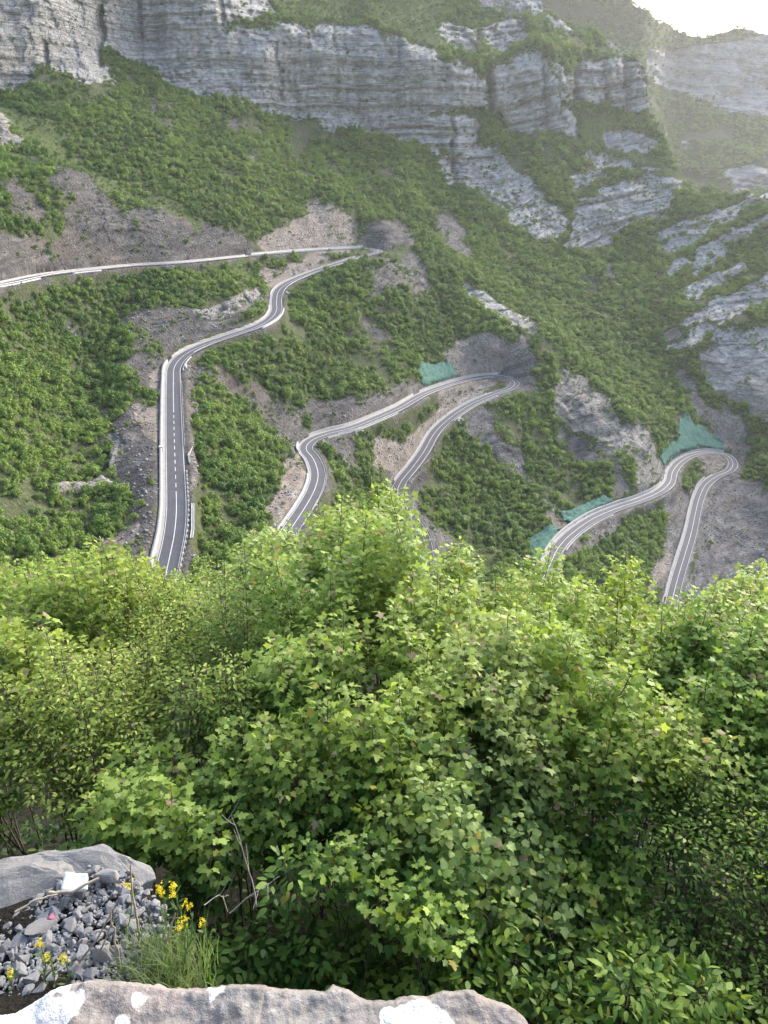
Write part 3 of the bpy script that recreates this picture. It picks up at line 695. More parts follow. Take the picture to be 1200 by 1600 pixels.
marker(863, 874, 'R', 'round white traffic sign on a pole beside the lower curve above the bush', 2.2, HALF - .6 + .3, .5)
marker(1070, 880, 'L', 'round white traffic sign on the right edge of the lowest road', 2.0, HALF + .9, .42)

# pale drain channels lying on the slope
def channel(pts, label, w=.55):
    P = [G(*p) for p in pts]
    Q = []
    for a, b in zip(P[:-1], P[1:]):
        for t in np.linspace(0, 1, 8, endpoint=False): Q.append(a + (b - a) * t)
    Q = np.array(Q + [P[-1]]); T = np.gradient(Q, axis=0); N = np.stack([-T[:, 1], T[:, 0], 0 * T[:, 0]], 1); N /= np.linalg.norm(N, axis=1)[:, None]
    V = []
    for q, n in zip(Q, N):
        for o, z in ((-w, 0), (-w, .45), (-w * .6, .45), (-w * .6, .15), (w * .6, .15), (w * .6, .45), (w, .45), (w, 0)): V.append(q + n * o + (0, 0, z + .1))
    F = []
    for i in range(len(Q) - 1):
        for e in range(7): F.append((8*i+e, 8*i+e+1, 8*i+8+e+1, 8*i+8+e))
    add('drain_channel', np_mesh('drain_channel', np.array(V), np.array(F)[:, ::-1], [M_CONCW]), None, label, 'drain channel')
channel([(301, 787), (302, 805), (301, 828), (300, 842)], 'straight pale drain channel on the bank right of the straight road', .45)
channel([(403, 428), (411, 437), (417, 443)], 'pale drain channel running down to the upper bend', .6)
channel([(299, 699), (295, 712), (297, 726)], 'short curved pale drain strip on the verge right of the dashed straight', .3)

# ------------------------------------------------------------------ green slope nets
def mat_net():
    t = NT('green_net'); p = t.obj()
    n = t.noise(t.mapping(p, (.5, .2, .2), (.3, .5, .4)), 1.0, 6, .65); f = t.noise(p, 1.6, 4, .7)
    c = t.mix(t.ramp(n, .3, .7), (.04, .125, .095), (.11, .235, .185))
    c = t.mix(t.math('MULTIPLY', t.ramp(f, .55, .72), .6), c, (.17, .19, .16))
    c = t.mix(t.math('MULTIPLY', t.ramp(f, .40, .28), .5), c, (.03, .10, .075))
    wv = t.n('ShaderNodeTexWave', {'Vector': t.mapping(p, (1, .4, .7), (.2, .3, .9)), 'Scale': .9, 'Distortion': 3.0, 'Detail': 3.0}).outputs[1]
    c = t.mix(t.math('MULTIPLY', t.ramp(wv, .55, .2), .45), c, (.02, .07, .055))
    t.bsdf(c, .85, t.bump(t.math('ADD', n, f), .8, .8), .15); return t.m
M_NET = mat_net()
def net(poly, label):
    us, vs = [p[0] for p in poly], [p[1] for p in poly]
    wu = UU + fbm(TP / 7., 4, .65) * 5; wv = VV + fbm(TP / 7. + 31, 4, .65) * 4
    m = inpoly(poly, PU + (wu - UU), PV + (wv - VV)) & (near_d > 4.6)
    i = np.arange(TP.shape[0] * TP.shape[1]).reshape(TP.shape[:2])
    ok = m[:-1, :-1] & m[1:, :-1] & m[:-1, 1:] & m[1:, 1:]
    F = np.stack([i[:-1, :-1][ok], i[:-1, 1:][ok], i[1:, 1:][ok], i[1:, :-1][ok]], -1)
    if not len(F): return
    used, inv = np.unique(F, return_inverse=True)
    V = TP.reshape(-1, 3)[used].copy(); F = inv.reshape(-1, 4)
    vz = V - V.mean(0)
    toward = -V / np.linalg.norm(V, axis=1)[:, None]
    V += np.array([0, -.35, .7]) + .9 * fbm(V / 2.6, 3)[:, None] * np.array([0, -.5, .6])
    n = len(V)
    from collections import Counter
    E = Counter()
    for f in F:
        for a, b in zip(f, np.roll(f, -1)): E[(int(a), int(b))] += 1
    rim = [(a, b) for (a, b) in E if (b, a) not in E]
    skirt = np.array([(b, a, a + n, b + n) for a, b in rim])
    V2 = V + np.array([0, .3, -1.3])
    add('slope_net', np_mesh('slope_net', np.concatenate([V, V2]), np.concatenate([F, skirt]), [M_NET], True), None, label, 'net')
NETS = [([(655,565),(685,570),(700,560),(719,585),(719,592),(692,603),(664,610),(655,592)], 'square green net covering the bank above the middle hairpin'),
 ([(820,850),(840,833),(867,818),(878,833),(875,845),(855,866),(845,882),(827,870)], 'green net on the bank at the near end of the lower curve'),
 ([(871,803),(900,793),(943,771),(962,783),(929,802),(899,824),(877,815)], 'long green net strip above the pale wall of the lower curve'),
 ([(1030,707),(1057,687),(1055,650),(1077,650),(1086,664),(1102,665),(1132,690),(1133,707),(1100,701),(1082,699),(1062,714),(1042,730),(1030,718)], 'ragged green net draped round the back of the rightmost hairpin')]
NETMASK = np.zeros(UU.shape, bool)
for poly, lab in NETS:
    net(poly, lab); NETMASK |= inpoly(poly, PU, PV)

# ------------------------------------------------------------------ leaves
def mat_leaf(name, base, var, rand=False, trans=.35, under=None, rough=.55):
    t = NT(name)
    at = t.n('ShaderNodeAttribute', attribute_name='tint').outputs['Color']
    p = t.pos()
    if rand:
        r = t.n('ShaderNodeObjectInfo').outputs['Random']
        patch = t.noise(p, .018, 3)
        f = t.math('ADD', t.math('MULTIPLY', r, .8), t.math('MULTIPLY', t.math('SUBTRACT', patch, .38), 2.1))
        c = t.mix(t.ramp(f, .15, .95), base, var)
        c = t.n('ShaderNodeMix', {6: c, 7: at, 0: 1.0}, data_type='RGBA', blend_type='MULTIPLY').outputs[2]
    else:
        c = at
    if under:
        bf = t.n('ShaderNodeNewGeometry').outputs['Backfacing']
        c = t.mix(t.math('MULTIPLY', bf, .55), c, under)
    d = t.n('ShaderNodeBsdfPrincipled', {'Base Color': c, 'Roughness': rough, 'Specular IOR Level': .35})
    tc = t.n('ShaderNodeMix', {6: c, 7: (1.0, 1.0, .55, 1), 0: 1.0}, data_type='RGBA', blend_type='MULTIPLY').outputs[2]
    tr = t.n('ShaderNodeBsdfTranslucent', {0: tc})
    mx = t.n('ShaderNodeMixShader', {0: trans, 1: d, 2: tr})
    t.t.links.new(mx.outputs[0], t.out.inputs[0]); return t.m
M_BUSH = mat_leaf('shrub_leaves', (.07, .155, .028), (.22, .32, .055), True, .3)
M_BARK = simple_mat('bark', (.06, .045, .035), (.13, .10, .08), 30, .9, .4, .005)

# ------------------------------------------------------------------ shrubs of the slopes
def bush_mesh(seed, tall=1.0):
    r = np.random.default_rng(seed)
    lobes = []
    for k in range(r.integers(7, 11)):
        a = r.uniform(0, 6.28); d = r.uniform(.1, .72) ** .8
        lobes.append((d * math.cos(a), d * math.sin(a), r.uniform(.45, 1.05) * tall * (1.1 - .45 * d), r.uniform(.24, .42)))
    V, T, N = [], [], 620
    F = []
    L = np.array(lobes)
    pick = r.integers(0, len(L), N)
    dirs = r.normal(size=(N, 3)); dirs[:, 2] = np.abs(dirs[:, 2]) * 1.0 - .25; dirs /= np.linalg.norm(dirs, axis=1)[:, None]
    rad = L[pick, 3] * r.uniform(.55, 1.12, N)
    P = L[pick, :3] + dirs * rad[:, None] * np.array([1, 1, 1.25])
    P[:, 2] = np.maximum(P[:, 2], .03)
    nrm = dirs + r.normal(size=(N, 3)) * .55 + np.array([0, 0, .75]); nrm /= np.linalg.norm(nrm, axis=1)[:, None]
    x = np.cross(nrm, r.normal(size=(N, 3))); x /= np.linalg.norm(x, axis=1)[:, None]; y = np.cross(nrm, x)
    s = r.uniform(.045, .10, N)[:, None]
    Q = np.stack([P - x * s, P - y * s * .75 + nrm * s * .2, P + x * s, P + y * s * 1.1 - nrm * s * .25], 1)
    tint = np.ones((N, 3)) * r.uniform(.75, 1.25, (N, 1)) * (1 + r.normal(size=(N, 3)) * .06)
    V = Q.reshape(-1, 3); F = np.arange(4 * N).reshape(-1, 4); C = np.repeat(tint, 4, 0)
    # a few stems
    sv, sf = [], []
    for k in range(5):
        b = len(V) + len(sv); tx, ty, tz = L[k % len(L), :3]
        for z, rr, f in ((-.25, .03, .15), (tz * .9, .008, 1)):
            for q in range(3): sv.append((tx * f + rr * math.cos(2.1 * q), ty * f + rr * math.sin(2.1 * q), z))
        sf += [(b + q, b + (q + 1) % 3, b + 3 + (q + 1) % 3, b + 3 + q) for q in range(3)]
    me = np_mesh('shrub', np.concatenate([V, np.array(sv)]), np.concatenate([F, np.array(sf)]), [M_BUSH, M_BARK])
    col_attr(me, 'tint', np.concatenate([C, np.full((len(sv), 3), .6)]))
    mi = np.zeros(len(me.polygons), np.int32); mi[len(F):] = 1
    me.polygons.foreach_set('material_index', mi); return me
BUSH = [bush_mesh(100 + k, (1.0, .85, 1.25, 1.0, 1.1, .8)[k]) for k in range(6)]
E1 = TP[:-1, 1:] - TP[:-1, :-1]; E2 = TP[1:, :-1] - TP[:-1, :-1]
area = np.linalg.norm(np.cross(E1, E2), axis=2)
visible = (VV > SKYV[None, :] + 1) & (UU > -200)
bare = np.maximum.reduce([COV['rock'] * (.975 - .33 * smooth(.05, .6, fbm(TP / 11. + 3, 3)) * np.where(cliffy * (UU < 1022) * (VV < 240) > .3, .2, 1)), COV['scree'] * (.975 - .5 * smooth(.15, .6, fbm(TP / 12. + 23, 3)) * (UU < 700)), COV['soil'] * (.98 - .3 * smooth(.25, .6, fbm(TP / 9. + 13, 3)))])
clump = fbm(TP / 16., 3) * .9 + fbm(TP / 60. + 7, 2) * .7
dens = (1 - bare) * (1 - .5 * COV['grass']) * smooth(-1.1, -.1, clump) * smooth(6.4, 8.6, near_d) * (~NETMASK) * visible * (1 - .93 * (inpoly([(545,380),(640,372),(645,405),(600,410),(548,402)], PU, PV) | inpoly([(745,588),(830,588),(835,618),(760,626)], PU, PV)))
dens = dens[:-1, :-1]
# image-space foreshortening: fewer where the slope is seen almost edge on
w = np.minimum(area, 40) * dens
w = w / w.sum()
NB = 76000
ii = rng.choice(w.size, NB, p=w.ravel(), replace=True)
ri_, rj_ = np.unravel_index(ii, w.shape)
fa, fb = rng.uniform(0, 1, NB)[:, None], rng.uniform(0, 1, NB)[:, None]
BP = TP[ri_, rj_] + E1[ri_, rj_] * fa + E2[ri_, rj_] * fb
BS = np.where(rng.random(NB) < .10, rng.uniform(2.3, 3.7, NB), rng.uniform(.8, 2.2, NB)) * (1 + .35 * smooth(600, 900, BP[:, 1])) * (1 - .35 * smooth(.1, .5, bare[ri_, rj_])) * (1 - .55 * COV['grass'][ri_, rj_])
bu, bv = proj(BP)
BOT = np.interp(bu, [0, 100, 205, 300, 400, 470, 540, 605, 660, 720, 800, 870, 985, 1060, 1140, 1200], [870, 870, 860, 850, 820, 815, 780, 755, 800, 840, 885, 880, 890, 910, 890, 880])
slant = np.linalg.norm(BP, axis=1)
app = BS / slant
inview = (bu > 4) & (bu < 1196) & (bv < BOT - 6) & (bv > 0)
order = np.argsort(-np.where(inview, app, 0))
single = order[:290]
rest = np.setdiff1d(np.arange(NB), single)
def zone(u, v):
    if u < 262: return ('round green shrub among many alike on the slope left of the straight road', 'shrubs left of the straight road')
    if u < 470: return ('leafy green shrub among many alike between the straight road and the S bend', 'shrubs right of the straight road')
    if u < 640: return ('green shrub among many alike on the bank right of the S bend', 'shrubs near the S bend')
    if u < 880: return ('dense green shrub among many alike on the slope above the lower curve', 'shrubs below the middle hairpin')
    return ('green shrub among many alike around the lower curve and the rightmost hairpin', 'shrubs by the rightmost hairpin')
for n, q in enumerate(single):
    lab, grp = zone(bu[q], bv[q])
    o = add('shrub', BUSH[n % 6], None, lab, 'shrub', grp, loc=BP[q] - np.array([0, 0, .15]))
    s = BS[q]; o.scale = (s, s, s * rng.uniform(.9, 1.25)); o.rotation_euler = (rng.uniform(-.12, .12), rng.uniform(-.12, .12), rng.uniform(0, 6.28))
SRC = [o for o in COL.objects if o.name.startswith('shrub')][:6]
pm = bpy.data.meshes.new('scrub_forest')
RP_ = BP[rest] - np.array([0, 0, .15])
fw = (1 - .97 * FARR[:-1, :-1]) * (fbm(FARP[:-1, :-1] / 70., 3) > -.55) * (V2[:-1, :-1] > S2[None, :-1] + 1) * (U2[:-1, :-1] > 820) * (U2[:-1, :-1] < 1260)
fk = rng.choice(fw.size, 9000, p=(fw / fw.sum()).ravel()); fi, fj = np.unravel_index(fk, fw.shape)
fa, fb = rng.uniform(0, 1, 9000)[:, None], rng.uniform(0, 1, 9000)[:, None]
FP_ = FARP[fi, fj] * (1 - fa) * (1 - fb) + FARP[fi, fj + 1] * fa * (1 - fb) + FARP[fi + 1, fj] * (1 - fa) * fb + FARP[fi + 1, fj + 1] * fa * fb
RP_ = np.concatenate([RP_, FP_])
pm.vertices.add(len(RP_)); pm.vertices.foreach_set('co', RP_.astype(np.float32).ravel())
pm.attributes.new('size', 'FLOAT', 'POINT').data.foreach_set('value', np.concatenate([BS[rest], rng.uniform(3, 6.5, len(FP_))]).astype(np.float32))
scrub = add('scrub_forest', pm, label='dense green scrub and low trees covering the mountain slopes', cat='scrub', kind='stuff')
g = bpy.data.node_groups.new('scatter', 'GeometryNodeTree')
g.interface.new_socket('Geometry', in_out='INPUT', socket_type='NodeSocketGeometry')
g.interface.new_socket('Geometry', in_out='OUTPUT', socket_type='NodeSocketGeometry')
gi, go = g.nodes.new('NodeGroupInput'), g.nodes.new('NodeGroupOutput')
join = g.nodes.new('GeometryNodeJoinGeometry')
for o in reversed(SRC):
    oi = g.nodes.new('GeometryNodeObjectInfo'); oi.inputs['Object'].default_value = o; oi.inputs['As Instance'].default_value = True
    oi.transform_space = 'ORIGINAL'; g.links.new(oi.outputs['Geometry'], join.inputs[0])
iop = g.nodes.new('GeometryNodeInstanceOnPoints'); iop.inputs['Pick Instance'].default_value = True
sz = g.nodes.new('GeometryNodeInputNamedAttribute'); sz.data_type = 'FLOAT'; sz.inputs['Name'].default_value = 'size'
rv_ = g.nodes.new('FunctionNodeRandomValue'); rv_.data_type = 'FLOAT_VECTOR'; rv_.inputs[0].default_value = (-.15, -.15, 0); rv_.inputs[1].default_value = (.15, .15, 6.28)
rs_ = g.nodes.new('FunctionNodeRandomValue'); rs_.data_type = 'FLOAT_VECTOR'; rs_.inputs[0].default_value = (.85, .85, .8); rs_.inputs[1].default_value = (1.1, 1.1, 1.35); rs_.inputs['Seed'].default_value = 4
vm = g.nodes.new('ShaderNodeVectorMath'); vm.operation = 'SCALE'
g.links.new(rs_.outputs[0], vm.inputs[0]); g.links.new(sz.outputs[0], vm.inputs['Scale'])
g.links.new(gi.outputs[0], iop.inputs['Points']); g.links.new(join.outputs[0], iop.inputs['Instance'])
g.links.new(rv_.outputs[0], iop.inputs['Rotation']); g.links.new(vm.outputs[0], iop.inputs['Scale'])
g.links.new(iop.outputs[0], go.inputs[0])
md = scrub.modifiers.new('scatter', 'NODES'); md.node_group = g

# ------------------------------------------------------------------ fallen rock on the bare slopes
wr = np.minimum(area, 30) * (np.maximum(COV['scree'], COV['soil'])[:-1, :-1] > .5) * (near_d[:-1, :-1] > 5.2) * visible[:-1, :-1] * smooth(-.6, .5, fbm(TP / 10. + 41, 3))[:-1, :-1]
NRK = 16000
fk = rng.choice(wr.size, NRK, p=(wr / wr.sum()).ravel()); fi, fj = np.unravel_index(fk, wr.shape)
Cn = TP[fi, fj] + E1[fi, fj] * rng.uniform(0, 1, NRK)[:, None] + E2[fi, fj] * rng.uniform(0, 1, NRK)[:, None]
OV = np.array([(1, 0, 0), (-1, 0, 0), (0, 1, 0), (0, -1, 0), (0, 0, 1), (0, 0, -1)], float)
OF = np.array([(0, 2, 4), (2, 1, 4), (1, 3, 4), (3, 0, 4), (2, 0, 5), (1, 2, 5), (3, 1, 5), (0, 3, 5)])
rs = .18 + .75 * rng.random(NRK) ** 4
A_ = rng.normal(size=(NRK, 3, 3)); Qm = np.linalg.qr(A_)[0] * np.array([1, .8, .6])
VV_ = Cn[:, None] + (np.einsum('vk,nkj->nvj', OV, Qm) + rng.normal(size=(NRK, 6, 3)) * .22) * rs[:, None, None] + np.array([0, 0, .1])
add('rubble', np_mesh('rubble', VV_.reshape(-1, 3), (OF[None] + (np.arange(NRK) * 6)[:, None, None]).reshape(-1, 3), [simple_mat('fallen_rock', (.13, .125, .118), (.33, .315, .295), .35, .95, .4, .05)]), label='loose grey rubble scattered over the bare road cuts and scree', cat='rubble', kind='stuff')
# ================================================================== the viewpoint: bank, wall, stones, shrubs
GY = [-220, -60, -7, .45, 1.0, 1.4, 2.0, 3.3, 5.6, 7, 20, 60, 170]  # rises behind the camera as an unseen hill, added to block the rear sky
GZ = [190, 62, -1.7, -1.75, -2.5, -3.7, -4.2, -5.1, -6.7, -8.6, -19, -50, -135]
def zbench(x, y): return -2.02 - .10 * (y - 1.2) + .05 * (x + .8)
def zg(x, y):
    z = np.interp(y, GY, GZ)
    b = smooth(-.32, -.85, x) * smooth(.3, .7, y) * smooth(1.78, 1.62, y)          # the little bench that carries the stones
    zb = -2.02 - .10 * (y - 1.2) + .05 * (x + .8)
    return z * (1 - b) + np.maximum(z, zb) * b
ys = np.concatenate([-np.geomspace(220, 8, 30), np.linspace(-7, .3, 12), np.linspace(.36, 2.6, 70), np.geomspace(2.7, 170, 50)])
ss = np.linspace(-1, 1, 181); ss = np.sign(ss) * np.abs(ss) ** 1.4
SS, YS_ = np.meshgrid(ss, ys)
XS = SS * (np.abs(YS_) * .9 + 4)
ZS = zg(XS, YS_)
GP = np.stack([XS, YS_, ZS], -1)
GP[..., 2] += .05 * fbm(GP * 3, 4) + .3 * smooth(2, 8, YS_) * fbm(GP * .4 + 4, 3)
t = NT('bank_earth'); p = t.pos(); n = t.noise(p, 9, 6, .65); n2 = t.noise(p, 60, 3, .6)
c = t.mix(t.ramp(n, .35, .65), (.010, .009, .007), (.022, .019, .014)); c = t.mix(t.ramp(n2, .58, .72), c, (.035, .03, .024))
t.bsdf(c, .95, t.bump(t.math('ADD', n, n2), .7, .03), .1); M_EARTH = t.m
add('bank', np_mesh('bank', GP, grid_faces(*XS.shape), [M_EARTH], True), label='dark earth bank falling away below the viewpoint wall, with unseen hill rising behind', cat='ground', kind='structure')

# ---- stone materials
def mat_stone(name, c1, c2, c3, scale):
    t = NT(name); p = t.obj(); r = t.n('ShaderNodeObjectInfo').outputs['Random']
    n = t.noise(p, scale, 7, .65); n2 = t.noise(p, scale * 6, 4, .7)
    c = t.mix(t.ramp(n, .3, .7), c1, c2)
    c = t.mix(t.math('MULTIPLY', r, .5), c, c3)
    c = t.mix(t.math('MULTIPLY', t.ramp(n2, .55, .75), .5), c, tuple(min(1, 1.7 * a) for a in c2))
    c = t.mix(t.math('MULTIPLY', t.ramp(n2, .42, .25), .5), c, tuple(.45 * a for a in c1))
    t.bsdf(c, .9, t.bump(t.math('ADD', n, n2), .6, .006), .25); return t.m
M_STONE = mat_stone('limestone_chips', (.15, .156, .17), (.26, .268, .28), (.29, .26, .23), 22)
M_BOULD = mat_stone('grey_boulder', (.12, .12, .12), (.23, .23, .228), (.22, .20, .17), 9)
t = NT('wall_stone'); p = t.obj()
at = t.n('ShaderNodeAttribute', attribute_name='patch').outputs['Fac']
n = t.noise(p, 9, 6, .65); n2 = t.noise(p, 55, 5, .7); n3 = t.noise(p, 3.5, 3)
c = t.mix(t.ramp(n, .3, .7), (.15, .138, .126), (.28, .262, .242))
c = t.mix(t.math('MULTIPLY', t.ramp(n3, .5, .72), .55), c, (.30, .20, .165))
c = t.mix(t.math('MULTIPLY', t.ramp(n2, .55, .72), .55), c, (.45, .435, .41))
c = t.mix(t.math('MULTIPLY', t.ramp(n2, .43, .3), .7), c, (.08, .07, .06))
pm_ = t.ramp(t.math('ADD', at, t.math('MULTIPLY', t.math('SUBTRACT', t.math('ADD', n, n2), 1.0), 1.1)), .36, .64)
c = t.mix(pm_, c, (.58, .57, .55))
t.bsdf(c, .92, t.bump(t.math('ADD', n, n2), .7, .008), .2); M_WALL = t.m

# ---- the wall top under the camera: two big stones with a crack between
ZW = -.95
EDGE = [(-320,1570),(-120,1590),(0,1572),(45,1548),(92,1521),(150,1521),(215,1525),(262,1532),(330,1529),(378,1530),(385,1523),(394,1533),(440,1532),(500,1536),(512,1525),(535,1535),(562,1549),(600,1550),(640,1541),(690,1537),(712,1533),(735,1541),(768,1556),(795,1572),(808,1592),(816,1625),(820,1680)]
def wall_stone(u0, u1, label, patches, seed):
    u = np.arange(u0, u1 + .1, 2.0)
    e = np.interp(u, [q[0] for q in EDGE], [q[1] for q in EDGE]) + 2.0 * fbm(np.stack([u / 26, 0 * u + seed, 0 * u], 1), 5, .6)
    far = at_z(u, e, ZW)
    X = far[:, 0] * 1.0; Yf = far[:, 1]
    X = np.maximum.accumulate(X + 1e-4 * np.arange(len(X)))
    Yn = -.02
    b = np.concatenate([np.linspace(0, 1, 200)])
    yy = Yn + (Yf[None] - Yn) * b[:, None]; xx = np.repeat(X[None], len(b), 0)
    zz = np.full(yy.shape, ZW)
    q = np.stack([xx, yy, zz], -1)
    dfar = (Yf[None] - yy)
    dend = np.minimum(xx - X[0], X[-1] - xx)
    z = ZW + .006 * fbm(q * 7 + seed, 3) + .0035 * fbm(q * 38, 4) - .016 * smooth(.02, 0, dfar) ** 2 - .02 * smooth(.018, 0, dend) ** 2
    q[..., 2] = z
    rows = [q]
    for k, (dy, dz) in enumerate([(.012, -.05), (.02, -.12), (.012, -.25), (.02, -.5), (.02, -.95)]):
        s = q[-1].copy(); s[:, 1] += dy + .012 * fbm(s * 14 + k, 3); s[:, 2] += dz; rows.append(s[None])
    G_ = np.concatenate(rows, 0)
    # close the two ends
    nr = G_.shape[0]
    def endcol(col, dx):
        out = []
        for k, dz in enumerate((-.05, -.15, -.4, -.9)):
            s = col.copy(); s[:, 0] += dx * (.012 + .006 * k) + .006 * fbm(s * 20 + k, 3); s[:, 2] = np.minimum(s[:, 2], ZW + dz); out.append(s[:, None])
        return out
    L_, R_ = endcol(G_[:, 0], -1), endcol(G_[:, -1], 1)
    G_ = np.concatenate(L_[::-1] + [G_] + R_, 1)
    pu, pv = proj(G_)
    wu = pu + 13 * fbm(G_ * 45, 4); wv = pv + 10 * fbm(G_ * 45 + 8, 4)
    m = np.zeros(pu.shape)
    for pl in patches: m = np.maximum(m, inpoly(pl, wu, wv))
    c0 = np.array([X.mean(), .25, ZW])
    me = np_mesh('wall_stone', G_ - c0, grid_faces(*pu.shape), [M_WALL], True)
    me.attributes.new('patch', 'FLOAT', 'POINT').data.foreach_set('value', blur(m, 3).astype(np.float32).ravel())
    return add('wall_stone', me, None, label, 'wall stone', loc=c0)
wall_stone(-320, 387, 'pale wall stone with big white lime patches, left of the crack', [[(-400,1500),(60,1500),(108,1523),(104,1545),(70,1552),(108,1565),(115,1585),(95,1610),(0,1700),(-400,1700)], [(205,1550),(222,1545),(231,1556),(226,1568),(212,1567)],
    [(250,1524),(290,1524),(295,1536),(260,1538)], [(300,1528),(322,1530),(318,1541),(303,1538)], [(325,1548),(345,1548),(347,1558),(330,1560)], [(105,1550),(125,1548),(130,1568),(112,1572)], [(180,1590),(200,1588),(205,1610),(180,1610)]], 1)
wall_stone(391, 820, 'grey and reddish wall stone with one round white patch, right of the crack', [[(590,1610),(592,1588),(605,1570),(640,1564),(675,1568),(700,1582),(712,1615)], [(408,1550),(420,1548),(418,1556)]], 5)

# ---- stones of the pile
def hull_mesh(name, seed, flat=1.0, n=16, mat=None, sub=1, rough=.04):
    import bmesh
    r = np.random.default_rng(seed); bm = bmesh.new()
    for k in range(n):
        d = r.normal(size=3); d /= np.linalg.norm(d); d *= r.uniform(.75, 1.0)
        bm.verts.new((d[0] * .62, d[1] * .5, d[2] * .42 * flat))
    res = bmesh.ops.convex_hull(bm, input=bm.verts[:])
    junk = list({v for v in res['geom_interior'] + res['geom_unused'] if isinstance(v, bmesh.types.BMVert)})
    bmesh.ops.delete(bm, geom=junk, context='VERTS')
    bmesh.ops.bevel(bm, geom=bm.edges[:], offset=.035, segments=1, affect='EDGES', clamp_overlap=True)
    for v in bm.verts:
        if v.co.length > .75: v.co *= .75 / v.co.length
    if sub:
        bmesh.ops.triangulate(bm, faces=bm.faces[:])
        bmesh.ops.subdivide_edges(bm, edges=bm.edges[:], cuts=sub, use_grid_fill=True)
    P = np.array([v.co for v in bm.verts]); d = rough * fbm(P * 4 + seed, 4)
    for v, q in zip(bm.verts, d): v.co *= 1 + q
    me = bpy.data.meshes.new(name); bm.to_mesh(me); bm.free(); me.materials.append(mat); return me
def bench_hit(u, v):
    d = ray(u, v); t = -2.0 / d[2]
    for _ in range(12):
        q = d * t; t += ((zbench(q[0], q[1])) - q[2]) / d[2] * .7
    return d * t
PILE = [(-60,1440),(10,1445),(55,1410),(95,1378),(150,1362),(195,1372),(235,1400),(262,1430),(262,1490),(225,1530),(100,1548),(-60,1575)]
ST = [hull_mesh('stone', 40 + k, (1, .8, 1.1, .7, .95, .85, 1.0, .75)[k], 14, M_STONE, 1) for k in range(8)]
bl = add('boulder', hull_mesh('boulder', 77, 1.0, 70, M_BOULD, 3, .10), None, 'large pale grey boulder slab at the left edge above the loose stones', 'boulder')
q = bench_hit(20, 1425); bl.location = q + np.array([-.06, .05, -.08]); bl.scale = (.52, .40, .27); bl.rotation_euler = (.25, -.15, .45)
bl2 = add('boulder', hull_mesh('boulder', 81, .9, 70, M_BOULD, 3, .10), None, 'rounded grey boulder at the top of the stone pile under the dark shrub', 'boulder')
q = bench_hit(125, 1380); bl2.location = q + np.array([-.01, .06, -.08]); bl2.scale = (.37, .24, .27); bl2.rotation_euler = (.3, .08, -.1)
placed = []
r = np.random.default_rng(21)
big = [(60,1447,.062),(125,1435,.055),(150,1415,.05),(95,1378,.06),(190,1445,.06),(112,1455,.05),(30,1475,.055),(130,1495,.06),(75,1470,.05),(160,1500,.06),(185,1500,.05),(35,1520,.05),(48,1535,.05)]
cand = [(a, b, s) for a, b, s in big if s] + [(r.uniform(-50, 265), r.uniform(1362, 1560), r.uniform(.018, .046) ) for _ in range(2600)]
for (a, b, s) in cand:
    if not inpoly(PILE, np.array([a * 1.0]), np.array([b * 1.0]))[0]: continue
    rad = s * 1156 / 2.35 * .5
    if any((a - x) ** 2 + ((b - y) * 1.3) ** 2 < (.52 * (rad + rr)) ** 2 for x, y, rr in placed): continue
    if len(placed) > 285: break
    placed.append((a, b, rad))
    q = bench_hit(a, b)
    o = add('stone', ST[len(placed) % 8], None, 'grey limestone chip lying loose among the other chips of the heap', 'stone', 'loose grey stones heaped behind the wall')
    o.location = q + np.array([0, 0, s * .16 + r.uniform(0, .012)]); k = s * r.uniform(.85, 1.1); o.scale = (k * 1.05, k, k * r.uniform(.8, 1.1)); o.rotation_euler = (r.uniform(-.5, .5), r.uniform(-.5, .5), r.uniform(0, 6.28))
for lab, (a, b), s, rot in [('large grey stone wedge lying in the middle of the heap below the white scrap', (66, 1456), .085, .3), ('tilted flat stone slab on the right top of the heap beside the white scrap', (168, 1380), .10, -.3)]:
    o = add('stone', hull_mesh('stone', int(a), .8, 13, M_STONE, 1), None, lab, 'stone'); q = bench_hit(a, b)
    o.location = q + np.array([0, 0, .03]); o.scale = (s, s * .9, s * .8); o.rotation_euler = (.3, rot, rot)

gm = []
for k in range(2200):
    a, b = r.uniform(-60, 275), r.uniform(1352, 1565)
    if inpoly(PILE, np.array([a + r.normal() * 6]), np.array([b + r.normal() * 5]))[0]: gm.append((a, b, r.uniform(.006, .018)))
T8 = [np.array([v.co for v in m.vertices]) for m in ST[:3]]; F8 = []
for m in ST[:3]:
    m.calc_loop_triangles(); F8.append(np.array([t_.vertices for t_ in m.loop_triangles]))
V, F, n0 = [], [], 0
for k, (a, b, s) in enumerate(gm):
    A = Matrix.Rotation(r.uniform(0, 6.28), 3, Vector(r.normal(size=3)).normalized()); v = T8[k % 3] @ np.array(A).T * s + bench_hit(a, b) + np.array([0, 0, .012])
    V.append(v); F.append(F8[k % 3] + n0); n0 += len(v)
add('gravel', np_mesh('gravel', np.concatenate(V), np.concatenate(F), [M_STONE]), label='fine grey gravel filling the gaps between the loose stones', cat='gravel', kind='stuff')
